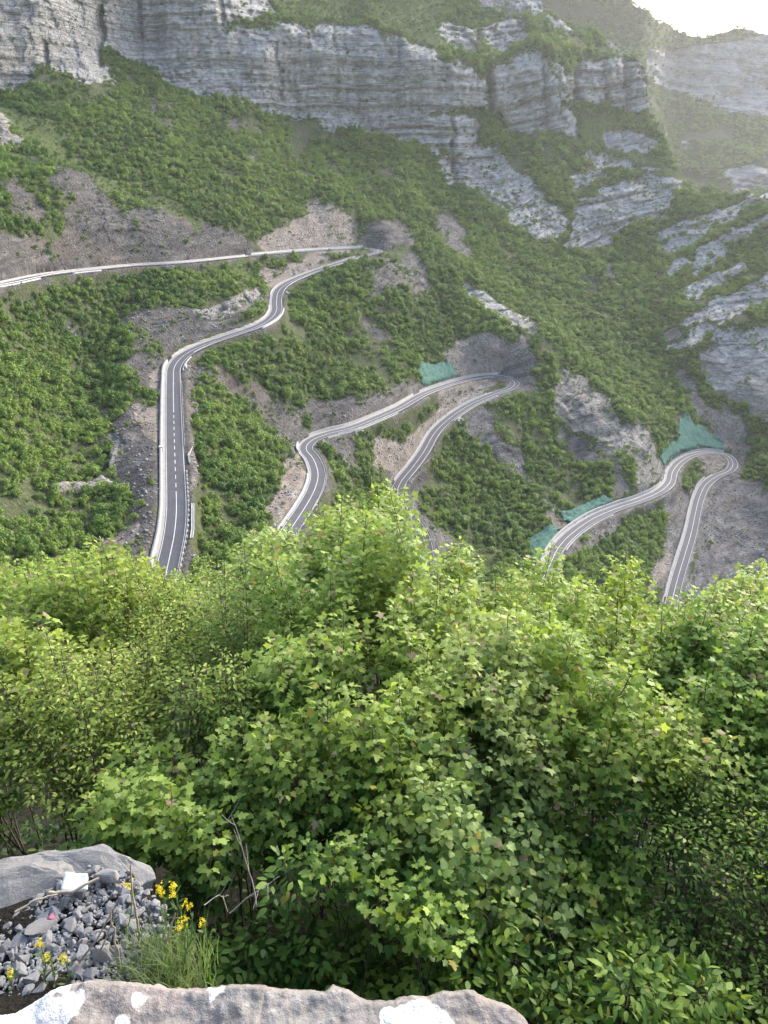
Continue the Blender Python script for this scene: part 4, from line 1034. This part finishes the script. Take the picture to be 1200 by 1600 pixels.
# white scrap, stick, pink scrap
M_WHITE = simple_mat('white_card', (.62, .63, .64), (.74, .74, .74), 14, .7, .2, .003)
pq = np.array([bench_hit(a, b) for a, b in ((99,1408),(141,1409),(143,1386),(107,1382))]) + np.array([[0, 0, .045], [0, 0, .05], [0, 0, .062], [0, 0, .058]])
n = 9; V = []
for i in range(n):
    for j in range(n):
        a, b = i / (n - 1), j / (n - 1)
        rx = 1 - .04 * ((2*a-1)**8 * (2*b-1)**8)
        a2, b2 = .5 + (a - .5) * rx, .5 + (b - .5) * rx
        P = (1-a2)*(1-b2)*pq[0] + a2*(1-b2)*pq[1] + a2*b2*pq[2] + (1-a2)*b2*pq[3]
        V.append(P + np.array([0, 0, .0025 * math.sin(5 * a + 2) + .002 * math.cos(4 * b)]))
V = np.array(V); c0 = V.mean(0); F = grid_faces(n, n); W = V - np.array([0, 0, .006])
rim = [(i, i+1) for i in range(n-1)] + [(n*(i+1)-1, n*(i+2)-1) for i in range(n-1)] + [(n*n-1-i, n*n-2-i) for i in range(n-1)] + [(n*(n-1-i), n*(n-2-i)) for i in range(n-1)]
F2 = np.array([(b, a, a + n*n, b + n*n) for a, b in rim])
add('card_scrap', np_mesh('card_scrap', np.concatenate([V, W]) - c0, np.concatenate([F, F[:, ::-1] + n*n, F2]), [M_WHITE]), None, 'flat white scrap of card lying on top of the grey stones', 'litter', loc=c0)
def tube(P, R, n=5):
    P = np.asarray(P, float); R = np.broadcast_to(R, len(P)); T = np.gradient(P, axis=0); T /= np.linalg.norm(T, axis=1)[:, None] + 1e-9
    a = np.cross(T, np.array([.31, .87, .39])); a /= np.linalg.norm(a, axis=1)[:, None] + 1e-9; b = np.cross(T, a)
    th = np.arange(n) * 2 * np.pi / n
    V = P[:, None] + R[:, None, None] * (np.cos(th)[None, :, None] * a[:, None] + np.sin(th)[None, :, None] * b[:, None])
    k = np.arange(len(P) - 1)[:, None] * n; q = np.arange(n)[None]
    F = np.stack([k + q, k + (q + 1) % n, k + n + (q + 1) % n, k + n + q], -1).reshape(-1, 4)
    return V.reshape(-1, 3), F
class Tubes:
    def __init__(s): s.V, s.F, s.n = [], [], 0
    def add(s, P, R, n=5):
        v, f = tube(P, R, n); s.V.append(v); s.F.append(f + s.n); s.n += len(v)
    def mesh(s, name, mat): return np_mesh(name, np.concatenate(s.V), np.concatenate(s.F), [mat], True)
M_DRY = simple_mat('dry_stalk', (.28, .23, .17), (.42, .36, .28), 40, .9, .2, .002)
M_TWIG = simple_mat('grey_twig', (.20, .18, .16), (.33, .30, .27), 40, .9, .2, .002)
def stick(pts, rad, lift, label, cat='stick', name='stick', mat=None):
    b0 = bench_hit(*pts[0])
    P = np.array([bench_hit(*p) + np.array([0, 0, l]) for p, l in zip(pts, lift)]) if max(lift) < .1 else np.array([at_y(*p, b0[1] + .02 * k) for k, p in enumerate(pts)])
    T = np.linspace(0, 1, 14); P2 = np.stack([np.interp(T, np.linspace(0, 1, len(P)), P[:, k]) for k in range(3)], 1) + .003 * fbm(np.stack([T * 6, T * 0, T * 0 + pts[0][0]], 1), 3)[:, None]
    tb = Tubes(); tb.add(P2, np.linspace(rad, rad * .6, 14)); m = tb.mesh(name, mat or M_DRY); c = P2.mean(0); m.transform(Matrix.Translation(-Vector(c)))
    return add(name, m, None, label, cat, loc=c)
stick([(82, 1413), (120, 1414), (160, 1398)], .007, [.05, .06, .07], 'weathered stick lying just below the white scrap of card')
stick([(30, 1447), (60, 1432), (95, 1420)], .004, [.06, .07, .06], 'thin dry twig lying across the stones left of the stick')
stick([(117, 1512), (150, 1470), (186, 1405)], .0035, [.05, .12, .16], 'slender dry stalk leaning up across the stones to the right')
stick([(138, 1515), (165, 1470), (183, 1422)], .003, [.05, .10, .14], 'second slender dry stalk leaning beside the first, ending lower')
stick([(190, 1520), (180, 1470), (172, 1425)], .003, [.04, .12, .16], 'dry stalk leaning left in front of the grass')
stick([(218, 1480), (210, 1415), (204, 1352)], .004, [.02, .16, .34], 'tall upright pale dry stalk beside the first yellow flower')
stick([(250, 1500), (263, 1460), (276, 1424)], .003, [.02, .1, .2], 'dry stalk standing in the green grass tuft')
NP = simple_mat('pink_plastic', (.25, .07, .12), (.40, .14, .22), 20, .5)
o = add('plastic_scrap', hull_mesh('plastic_scrap', 9, .5, 12, NP, 1, .02), None, 'small dark pink plastic scrap between the grey stones', 'litter'); o.location = bench_hit(87, 1460) + np.array([0, 0, .075]); o.scale = (.032, .03, .03)

# ---- grass tuft and yellow flowers
def mat_plain_leaf(name, trans=.35): return mat_leaf(name, (1, 1, 1), (1, 1, 1), False, trans, (.30, .38, .20))
M_LEAF = mat_plain_leaf('maple_leaves', .48)
r = np.random.default_rng(33)
V, F, C = [], [], []
for k in range(900):
    u = r.normal(262, 30) if k % 4 else r.uniform(180, 330); v = r.uniform(1478, 1560)
    if u < 170 or u > 345: continue
    b = bench_hit(u, v); b[2] -= .02
    h = r.uniform(.05, .15) * (1.0 if k % 4 else .7); az = r.uniform(0, 6.28); lean = r.uniform(.05, .6); w = r.uniform(.0012, .0026)
    side = np.array([math.cos(az + 1.57), math.sin(az + 1.57), 0]) * w; d = np.array([math.cos(az), math.sin(az), 0])
    n0 = len(V)
    for tt in (0, .35, .7, 1):
        c = b + d * lean * h * tt * tt + np.array([0, 0, h * (tt - .22 * lean * tt * tt)])
        V += [c - side * (1 - .9 * tt), c + side * (1 - .9 * tt)]
        col = np.array([.10, .19, .035]) * r.uniform(.8, 1.25) if r.random() > .12 else np.array([.28, .25, .12])
    for tt in range(8): C.append(col)
    F += [(n0 + 2*i, n0 + 2*i + 1, n0 + 2*i + 3, n0 + 2*i + 2) for i in range(3)]
me = np_mesh('grass', np.array(V), np.array(F), [M_LEAF]); col_attr(me, 'tint', np.array(C))
add('grass', me, label='tuft of fine green grass growing behind the pale wall stone', cat='grass', kind='stuff')
M_YEL = mat_leaf('yellow_petals', (1, 1, 1), (1, 1, 1), False, .3, (.8, .65, .05))
def flower(u, v, hgt, label, n=26, size=1.0, foot=None):
    top = bench_hit(u, v)
    base = bench_hit(*(foot or (u + r.uniform(-6, 10), min(v + 75, 1545)))); 
    d = top / np.linalg.norm(top); sl = np.linalg.norm(base) * (1 - .02)
    # the head floats toward the viewer from the ground behind it
    dirv = ray(u, v); tt = base[1] / dirv[1]; head = dirv * tt
    if head[2] < base[2] + .02: head[2] = base[2] + .05
    root = empty('yellow_flower', base, label=label, cat='flower', group='yellow wild flowers by the stones')
    tb = Tubes(); P = np.array([base * (1 - a) + head * a + np.array([.012 * math.sin(3 * a), 0, 0]) for a in np.linspace(0, 1, 7)]) - base
    tb.add(P, np.linspace(.0022, .0012, 7), 4)
    for a in (.35, .5, .65, .8):
        s0 = P[int(a * 6)]; az = r.uniform(0, 6.28); tb.add(np.array([s0, s0 + np.array([.02 * math.cos(az), .02 * math.sin(az), .03])]), .0009, 3)
    add('stem', tb.mesh('stem', M_GSTEM), root)
    V, F, C = [], [], []
    hd = head - base
    for k in range(n):
        c = hd + r.normal(size=3) * np.array([.005, .005, .007]) * size; m = r.normal(size=3) + np.array([0, 0, .8]); m /= np.linalg.norm(m)
        x = np.cross(m, r.normal(size=3)); x /= np.linalg.norm(x); y = np.cross(m, x); s = .0038 * r.uniform(.7, 1.2)
        for q in range(4):
            a = q * 1.57; e1 = x * math.cos(a) + y * math.sin(a); e2 = -x * math.sin(a) + y * math.cos(a); n0 = len(V)
            V += [c, c + e1 * s + e2 * s * .45 + m * .001, c + e1 * s * 1.25 + m * .0025, c + e1 * s - e2 * s * .45 + m * .001]; F.append((n0, n0+1, n0+2, n0+3)); C += [np.array([.72, .62, .03]) * r.uniform(.85, 1.1)] * 4
    me = np_mesh('flower_head', np.array(V), np.array(F), [M_YEL]); col_attr(me, 'tint', np.array(C)); add('flower_head', me, root)
    V, F, C = [], [], []
    for k in range(7):
        a = k / 7; s0 = P[int(a * 6)]; az = r.uniform(0, 6.28); d_ = np.array([math.cos(az), math.sin(az), .5]); d_ /= np.linalg.norm(d_); sd = np.cross(d_, [0, 0, 1]) * .004; L = .03 * r.uniform(.6, 1.2); n0 = len(V)
        V += [s0, s0 + d_ * L * .5 + sd, s0 + d_ * L, s0 + d_ * L * .5 - sd]; F.append((n0, n0+1, n0+2, n0+3)); C += [np.array([.10, .18, .05])] * 4
    me = np_mesh('leaves', np.array(V), np.array(F), [M_LEAF]); col_attr(me, 'tint', np.array(C)); add('leaves', me, root)
M_GSTEM = simple_mat('green_stem', (.10, .16, .05), (.16, .22, .08), 30, .8, .1, .001)
for u, v, h, lab, n in [(201,1383,.3,'yellow flower head by the tall pale dry stalk',22),(249,1388,.3,'highest yellow flower of the dark green cluster, left one',24),(253,1396,.3,'yellow flower just below the left highest one',18),(270,1385,.3,'bright yellow flower right of the left highest one',26),(272,1397,.3,'yellow flower just under the bright right one',16),(294,1413,.3,'yellow flower at the right below the bright pair',18),(289,1439,.3,'yellow flower low on the right over the grass',15),(280,1447,.3,'yellow flower lowest of those over the grass tuft',17),(315,1444,.2,'yellow flower alone farthest right before the dark hollow',10),
    (63,1477,.1,'small yellow flower on the stones under the pink scrap',18),(73,1496,.1,'small yellow flower below another on the grey stones',18),(99,1497,.1,'yellow flower rightmost of those on the stones',22),(15,1521,.1,'yellow flower at the left edge near the white wall patch',16)]:
    flower(u, v, h, lab, n)

# ---- leaf shapes
def leaf_template(kind):
    if kind == 'maple':
        half = [(0, -.02), (.18, -.05), (.37, .04), (.35, .15), (.27, .25), (.36, .34), (.54, .47), (.45, .56), (.25, .57), (.23, .76), (.10, .95), (0, 1.0)]
    elif kind == 'far':
        half = [(0, 0), (.42, .03), (.31, .24), (.58, .52), (.22, .60), (0, 1.02)]
    elif kind == 'soft':
        half = [(0, -.02), (.24, .0), (.42, .14), (.36, .28), (.50, .50), (.33, .58), (.22, .80), (0, .98)]
    else:
        half = [(0, 0), (.14, .14), (.24, .38), (.22, .6), (.12, .84), (0, 1.02)]
    h = np.array(half)
    V = [(0, .36, 0)] + [(x, y, .22 * x - .22 * y * y - .25 * x * x) for x, y in h] + [(-x, y, .22 * x - .22 * y * y - .25 * x * x) for x, y in h[1:-1]]
    n = len(h)
    F = [(0, i, i + 1) for i in range(1, n)]
    lft = [1] + list(range(n + 1, n + 1 + n - 2)) + [n]
    F += [(0, lft[i + 1], lft[i]) for i in range(len(lft) - 1)]
    return np.array(V, float), np.array(F)
LEAF = {k: leaf_template(k) for k in ('maple', 'soft', 'ovate', 'far')}
def build_leaves(name, kind, pos, dirn, nrm, size, tint, org):
    T, TF = LEAF[kind]
    pos, dirn, nrm, size = np.array(pos), np.array(dirn), np.array(nrm), np.array(size)
    y = dirn / (np.linalg.norm(dirn, axis=1)[:, None] + 1e-9)
    x = np.cross(y, nrm); x /= np.linalg.norm(x, axis=1)[:, None] + 1e-9
    z = np.cross(x, y)
    droop = np.random.default_rng(len(pos)).normal(1.0, .9, len(pos))[:, None, None]
    V = pos[:, None] + size[:, None, None] * (T[None, :, 0, None] * x[:, None] + T[None, :, 1, None] * y[:, None] + droop * T[None, :, 2, None] * z[:, None])
    n, m = len(pos), len(T)
    F = (TF[None] + (np.arange(n) * m)[:, None, None]).reshape(-1, 3)
    me = np_mesh(name, V.reshape(-1, 3) - org, F, [M_LEAF])
    col_attr(me, 'tint', np.repeat(np.array(tint), m, 0)); return me
YOUNG_LIT = np.array([.39, .51, .10]); MATURE_SHADE = np.array([.075, .18, .03]); PINK = np.array([.40, .30, .19]); YELL = np.array([.40, .36, .07])

TOP = [(-500,900),(-250,890),(0,893),(60,900),(110,888),(160,880),(200,872),(235,905),(290,905),(320,880),(350,865),(400,838),(440,850),(480,850),(520,812),(560,800),(600,775),(618,800),(630,865),(655,905),(690,905),(715,885),(740,895),(780,915),(850,918),(900,925),(960,930),(1000,945),(1050,945),(1100,950),(1150,925),(1200,905),(1450,900),(1700,905)]
def canopy_v(u, Y):
    top = float(np.interp(u, [q[0] for q in TOP], [q[1] for q in TOP])) + 12
    return float(np.interp(Y, [1.85, 2.05, 2.3, 2.55, 2.85, 3.35, 4.3, 5.7], [1620, 1540, 1420, 1300, 1185, top * .25 + 1070 * .75, top * .68 + 1010 * .32, top]))
# centres of the shrubs: (u, Y, kind, label)
SHRUBS = [(-60,5.4,'maple','yellow green maple shrub at the left edge along the skyline of the bushes'),(110,5.4,'maple','light green shrub at the far left of the bush tops'),(215,5.5,'maple','leafy maple top standing just left of the straight road end'),
 (320,5.5,'ovate','pointed leafy shrub just right of the straight road end'),(420,5.4,'soft','pale maple top overlapping the lower end of the S bend'),(520,5.5,'maple','second tallest pointed maple tip just left of the tallest one'),(605,5.6,'maple','tallest bright maple rising over the roads at the centre'),(700,5.3,'soft','pale maple tip right of the tallest, in front of the winding road'),
 (800,5.2,'maple','rounded maple shrub below the dense shrub slope, right of centre'),(900,5.2,'maple','maple top with reddish tips at the near end of the lower curve'),(985,5.3,'maple','thin lone maple shoot sticking up left of the lowest road'),(1080,5.2,'maple','maple shrub with dark upright stem under the lowest road'),(1180,5.4,'soft','pale full maple top at the right edge under the scree slope'),(1420,5.2,'soft','pale maple shrub outside the right edge behind the others'),(-260,5.2,'maple','green maple shrub outside the left edge behind the others'),(-260,3.4,'maple','green maple shrub outside the left edge, second row'),(1440,3.3,'maple','green maple shrub outside the right edge, second row'),(1400,2.5,'ovate','broad leaved shrub outside the right edge, third row'),(1300,5.2,'maple','maple shrub cut by the right edge of the picture, highest row'),
 (-60,3.6,'maple','green maple shrub at the left edge in the middle row of bushes'),(120,3.4,'ovate','olive fine leaved shrub at the left, second row below the bush tops'),(300,3.4,'ovate','yellowish fine leaved shrub below the straight road, second row'),(470,3.5,'maple','mid green maple shrub below the tall central tips, left of centre'),(640,3.4,'maple','mid green maple shrub directly below the tallest tip'),(800,3.3,'soft','whitish leaved maple shrub right of centre in the second row'),(940,3.3,'maple','dark gapped maple shrub in the second row towards the right'),(1070,3.3,'maple','yellow tinged maple shrub with large leaves in the right second row'),(1230,3.3,'maple','maple shrub at the right edge in the second row'),
 (250,2.6,'maple','bright maple clump overhanging the dark hollow above the stone pile'),(430,2.65,'maple','rich green maple shrub left of centre above the dark hollow'),(580,2.6,'maple','rich green maple shrub at the centre of the third row'),(700,2.5,'soft','round bright maple sprig alone before the dark gap, right of centre'),(860,2.6,'soft','dull green small leaved maple shrub right of centre, third row'),(1020,2.6,'maple','dull green maple shrub third row towards the right'),(1180,2.55,'ovate','broad leaved shrub at the right edge in the third row'),
 (420,2.08,'ovate','low oval leaved shrub right behind the grass tuft'),(540,2.05,'maple','low maple sprout behind the crack of the wall'),(660,2.08,'maple','low maple with yellowing leaves behind the round white patch'),(800,2.05,'ovate','low oval leaved shrub just right of the yellowing maple'),(960,2.05,'ovate','oval leaved shrub in the dark lower right, left part'),(1130,2.05,'ovate','oval leaved shrub filling the bottom right corner'),(530,2.3,'maple','maple branch arching low across the dark hollow left of centre')]
SC_ = np.array([((s[0] - 600) / FPX * s[1] * 1.15, s[1]) for s in SHRUBS])
HOLES = [[(-200,1225),(110,1215),(140,1290),(250,1345),(290,1390),(240,1380),(160,1345),(0,1360),(-200,1420)], [(250,1325),(330,1290),(480,1290),(575,1320),(575,1400),(500,1425),(420,1450),(370,1450),(330,1500),(280,1420)], [(690,1340),(760,1330),(780,1370),(730,1395)], [(-200,1330),(300,1345),(325,1570),(-200,1570)]]
r = np.random.default_rng(55)
tips, TP3 = [], np.zeros((0, 3))
for _ in range(21000):
    Y = 1 / r.uniform(1 / 5.9, 1 / 1.9); u = r.uniform(-420, 1640)
    v = canopy_v(u, Y)
    if any(inpoly(h, np.array([u]), np.array([v]))[0] for h in HOLES): continue
    P = at_y(u, v, Y)
    if Y < 4.6 and float(fbm(np.array([[P[0] * 1.6, P[1] * 1.6, P[2] * 1.6]]), 2)[0]) < -.6: continue
    sp = .10 + .012 * Y
    if len(TP3) and np.min(((TP3 - P) ** 2).sum(1)) < sp * sp: continue
    TP3 = np.concatenate([TP3, P[None]])
    P = P + np.array([0, 0, .32 * float(fbm(np.array([[P[0] * 2.2, P[1] * 2.2, 3.]]), 2)[0]) + r.normal() * .06])
    tips.append((P, r.uniform(.7, 1.15) * (1 if v < 1130 else .55), 0))
# the tips that stand against the slope
for u, v, Y, L in [(205,862,5.5,1.2),(180,868,5.6,1.),(110,884,5.5,1.),(30,890,5.3,1.),(325,870,5.4,.9),(338,872,5.3,1.),(395,828,5.5,1.2),(415,835,5.4,1.1),(450,842,5.5,1.1),(432,838,5.6,1.),(505,800,5.6,1.1),(548,772,5.6,1.4),(556,790,5.5,1.3),(535,800,5.6,1.2),(575,792,5.5,1.2),(590,760,5.6,1.5),(606,752,5.6,1.6),(618,768,5.6,1.5),(600,770,5.5,1.5),(604,800,5.4,1.4),(616,795,5.5,1.3),(708,852,5.0,1.1),(722,843,5.0,1.1),(730,860,5.1,1.),(775,905,5.2,.9),(800,895,5.2,1.),(830,900,5.2,.9),(862,850,5.0,.45),(866,893,4.9,.7),(905,905,5.2,1.),(920,918,5.1,.9),(978,866,5.0,1.0),(990,872,5.0,1.0),(970,905,5.1,.8),(1062,922,5.1,1.1),(1085,940,5.2,.9),(1035,945,5.2,.9),(1140,900,5.3,1.2),(1160,895,5.3,1.2),(1185,898,5.4,1.2),(1125,918,5.2,1.),(1200,890,5.3,1.2)]:
    tips.append((at_y(u, v, Y), L, 0))
for u, v, Y, L in [(660,1222,2.55,.5),(690,1232,2.5,.5),(640,1250,2.5,.5),(700,1262,2.4,.5),(720,1280,2.4,.45),(670,1280,2.4,.45),(600,1250,2.5,.5),(575,1300,2.35,.4),(480,1312,2.3,.3),(520,1318,2.25,.3),(450,1340,2.2,.28),(555,1325,2.25,.3),(655,1372,2.1,.35),(640,1395,2.05,.35),(690,1420,2.0,.3),(590,1385,2.1,.18),(160,1225,2.6,.5),(185,1205,2.65,.6),(150,1250,2.55,.45),(220,1215,2.6,.5),(270,1225,2.55,.5),(240,1250,2.5,.45),(300,1260,2.5,.45),(340,1270,2.45,.4)]:
    tips.append((at_y(u, v, Y), L, 0))
TPOS = np.array([q[0] for q in tips]); own = np.array([np.argmin(((SC_ - p[None, :2]) * np.array([1, .9])) .__pow__(2).sum(1)) for p in TPOS])
up0 = np.array([0, 0, 1.0])
for si, (su, sY, kind, label) in enumerate(SHRUBS):
    mine = [tips[k] for k in np.where(own == si)[0]]
    if not mine: continue
    C0 = np.array([q[0] for q in mine]).mean(0)
    base = np.array([C0[0], C0[1] - .05, 0]); base[2] = float(zg(base[0], base[1])) - .05
    root = empty('maple_shrub' if kind != 'ovate' else 'broadleaf_shrub', base, label=label, cat='shrub', group='shrubs below the viewpoint')
    tb = Tubes(); pos, dr, nm, sz_, tn = [], [], [], [], []
    lsize = {'maple': .047, 'soft': .044, 'ovate': .066}[kind]
    if kind == 'ovate' and sY > 2.4: lsize = .040
    vigor = {'maple': 1.0, 'soft': 1.1, 'ovate': .85}[kind]
    shrub_t = (1 + r.normal() * .06) * np.array([1 + r.normal() * .045, 1, 1 + r.normal() * .08]) * (np.array([1.12, 1.06, 1.7]) if kind == 'soft' else 1); yel_light = r.uniform(.0, .25) + (.8 if sY > 4 else .4 if sY > 3 else -.3 if sY > 2.4 else -.8)  # far rows lightened, near rows darkened: canopy light and shade put into leaf colour
    mains = []
    for mi_, (T, L, cz) in enumerate(mine):
        foot = base + np.array([r.normal() * .08, r.normal() * .08, 0])
        H = T - foot
        ctrl = foot + np.array([H[0] * .55, H[1] * .55, H[2] * .45])
        hgt = np.linalg.norm(H); N = max(8, int(hgt / .06))
        tt = np.linspace(0, 1, N)[:, None]
        topd = T - np.array([H[0] * .06 + r.normal() * .03, H[1] * .06 + r.normal() * .03, min(.5, hgt * .4)])
        P = (1-tt)**3 * foot + 3*(1-tt)**2*tt * ctrl + 3*(1-tt)*tt**2 * topd + tt**3 * T
        if mains and mi_ % 5:
            Pm_ = min(mains, key=lambda a: np.linalg.norm(a[-1] - T)); k0 = int(len(Pm_) * r.uniform(.35, .6)); S0 = Pm_[k0]; tg = Pm_[k0 + 1] - Pm_[k0]; tg /= np.linalg.norm(tg)
            hgt = np.linalg.norm(T - S0); N = max(8, int(hgt / .06)); tt = np.linspace(0, 1, N)[:, None]
            topd = T - np.array([(T - S0)[0] * .1, (T - S0)[1] * .1, min(.4, hgt * .4)])
            P = (1-tt)**3 * S0 + 3*(1-tt)**2*tt * (S0 + tg * hgt * .35) + 3*(1-tt)*tt**2 * topd + tt**3 * T
        else: mains.append(P)
        P += .012 * tt * fbm(P * 3 + si, 2)[:, None] * np.array([1, 1, 0])
        tb.add(P, np.linspace(.0065, .0014, N) * (.6 + .25 * hgt), 5)
        seg = np.concatenate([[0], np.cumsum(np.linalg.norm(np.diff(P, axis=0), axis=1))]); tot = seg[-1]
        leafy = min(L, tot * .9)
        nodes = np.arange(tot, tot - leafy, -(.038 if kind != 'ovate' else .034))
        ph = r.uniform(0, 3.14)
        for k, s in enumerate(nodes):
            c = np.array([np.interp(s, seg, P[:, a]) for a in range(3)])
            td = np.array([np.interp(min(s + .02, tot), seg, P[:, a]) - np.interp(max(s - .06, 0), seg, P[:, a]) for a in range(3)]); td /= np.linalg.norm(td) + 1e-9
            dist = tot - s
            tl = min(.03 + .36 * dist ** .75, .23) * r.uniform(.55, 1.15) if dist > .08 else 0
            for half in (0, 1):
                az = ph + k * 1.5708 + half * math.pi + r.normal() * .3
                e = np.array([math.cos(az), math.sin(az), 0]); e -= td * e.dot(td)
                tdn = e * .85 + td * .55; tdn /= np.linalg.norm(tdn)
                age = min(1, dist / .45 + r.uniform(-.15, .25))
                def put(q, d, young_lit, big=1.0):
                    if r.random() < (.012 if sY > 2 else .03): colr = YELL * r.uniform(.8, 1.1)
                    else:
                        y_ = float(np.clip(young_lit + r.normal() * .14, 0, 1)); colr = (YOUNG_LIT * y_ + MATURE_SHADE * (1 - y_)) * r.uniform(.85, 1.15) * shrub_t
                        if y_ > .9 and r.random() < .10: colr = PINK * r.uniform(.8, 1.1)
                    d = d / (np.linalg.norm(d) + 1e-9)
                    nrm = up0 * 1.0 + r.normal(size=3) * .55 - d * .1 + np.array([0, -.1, 0])
                    pos.append(q + d * lsize * .45 * big); dr.append(d + np.array([0, 0, -.22 - .2 * r.random()])); nm.append(nrm); sz_.append(lsize * vigor * big * r.uniform(.7, 1.15)); tn.append(colr)
                if tl < .05:
                    put(c, tdn + td * .3, .8 + .4 * yel_light - .5 * dist / .1, .55 + 2.5 * min(dist, .12)); continue
                end = c + tdn * tl + np.array([0, 0, -.15 * tl * tl])
                if r.random() < .85: tb.add(np.array([c, (c + end) / 2 + np.array([0, 0, .01]), end]), np.array([.0018, .0013, .0008]), 3)
                m = max(1, int(tl / .034))
                for q in range(1, m + 1):
                    f = q / m; pt = c + (end - c) * f
                    sd = np.cross(tdn, up0); sd /= np.linalg.norm(sd) + 1e-9
                    yv = .75 * (1 - age) + .25 * f + yel_light * .45 - .05
                    if q == m:
                        put(pt, tdn, yv + .15); put(pt, tdn * .6 + sd * .8, yv + .1, .85); put(pt, tdn * .6 - sd * .8, yv + .1, .85)
                    else:
                        if r.random() < .9: put(pt, sd + tdn * .5, yv, .95)
                        if r.random() < .9: put(pt, -sd + tdn * .5, yv, .95)
    m = tb.mesh('branches', M_BARK); m.transform(Matrix.Translation(-Vector(base))); add('branches', m, root)
    add('foliage', build_leaves('foliage', 'far' if sY > 3.2 and kind != 'ovate' else kind, pos, dr, nm, sz_, tn, base), root)
# bare twigs in the dark hollow
def twig(pix, Ys, rad, label):
    P = np.array([at_y(a, b, y) for (a, b), y in zip(pix, Ys)]); T = np.linspace(0, 1, 16)
    P2 = np.stack([np.interp(T, np.linspace(0, 1, len(P)), P[:, k]) for k in range(3)], 1) + .008 * fbm(np.stack([T * 4, T * 0 + pix[0][0], T * 0], 1), 3)[:, None]
    tb = Tubes(); tb.add(P2, np.linspace(rad, rad * .45, 16))
    rr = np.random.default_rng(int(pix[0][0]))
    for k in (5, 8, 11, 13):
        d = rr.normal(size=3); d[2] = abs(d[2]); d /= np.linalg.norm(d); tb.add(np.array([P2[k], P2[k] + d * .05, P2[k] + d * .09 + np.array([0, 0, .01])]), np.array([.0014, .001, .0006]), 3)
    m = tb.mesh('dead_twig', M_TWIG); c = P2[0]; m.transform(Matrix.Translation(-Vector(c))); add('dead_twig', m, None, label, 'twig', loc=c)
twig([(396,1420),(392,1380),(382,1330),(366,1288),(348,1268)], [1.75,1.8,1.85,1.87,1.87], .003, 'long pale bare twig curving up in the dark hollow')
twig([(360,1425),(400,1395),(435,1372)], [1.75,1.8,1.85], .0025, 'bare pale twig slanting up to the right in the dark hollow')
twig([(318,1414),(340,1402),(358,1398)], [1.7,1.75,1.78], .0025, 'short bare twig low at the left of the dark hollow')
# low leafy ground cover on the shaded bank
r = np.random.default_rng(71)
n = 16000; gy = 1.35 + 6.0 * r.random(n) ** 1.5; gx = r.uniform(-1, 1, n) * (gy * .75 + .6); gz = zg(gx, gy) + r.uniform(.02, .35, n)
okk = ~((gx < -.25) & (gy < 2.0))
pos = np.stack([gx, gy, gz], 1)[okk]; n = len(pos)
dr = r.normal(size=(n, 3)); dr[:, 2] = -.2; nm = r.normal(size=(n, 3)) * .4 + np.array([0, -.2, 1])
pu_, pv_ = proj(pos); kk = ~inpoly(HOLES[3], pu_, pv_); pos = pos[kk]; dr = dr[kk]; nm = nm[kk]; n = len(pos); gy = pos[:, 1]; okk = np.ones(n, bool)
tn = np.array([.035, .08, .018]) * r.uniform(.6, 1.3, (n, 1))
add('ground_cover', build_leaves('ground_cover', 'ovate', pos, dr, nm, r.uniform(.03, .06, n) * (1 + .12 * gy[okk][:n]), tn, np.zeros(3)), label='low dark green leaves covering the shaded bank under the shrubs', cat='ground cover', kind='stuff')
# ------------------------------------------------------------------ air
if HAZE:
    import bmesh
    bm = bmesh.new(); bmesh.ops.create_cube(bm, size=1)
    lo, hi = Vector((-2600, -60, -420)), Vector((3200, 4200, 700))
    for v in bm.verts: v.co = Vector([lo[k] if v.co[k] < 0 else hi[k] for k in range(3)])
    me = bpy.data.meshes.new('haze'); bm.to_mesh(me); bm.free()
    hm = bpy.data.materials.new('haze'); hm.use_nodes = True; ht = hm.node_tree; ht.nodes.clear()
    ho = ht.nodes.new('ShaderNodeOutputMaterial'); hv = ht.nodes.new('ShaderNodeVolumePrincipled')
    hv.inputs['Color'].default_value = (.99, .99, 1, 1); hv.inputs['Density'].default_value = .00006; hv.inputs['Anisotropy'].default_value = .4
    ht.links.new(hv.outputs[0], ho.inputs['Volume']); me.materials.append(hm)
    add('haze', me, label='thin pale evening haze hanging over the valley', cat='haze', kind='stuff')
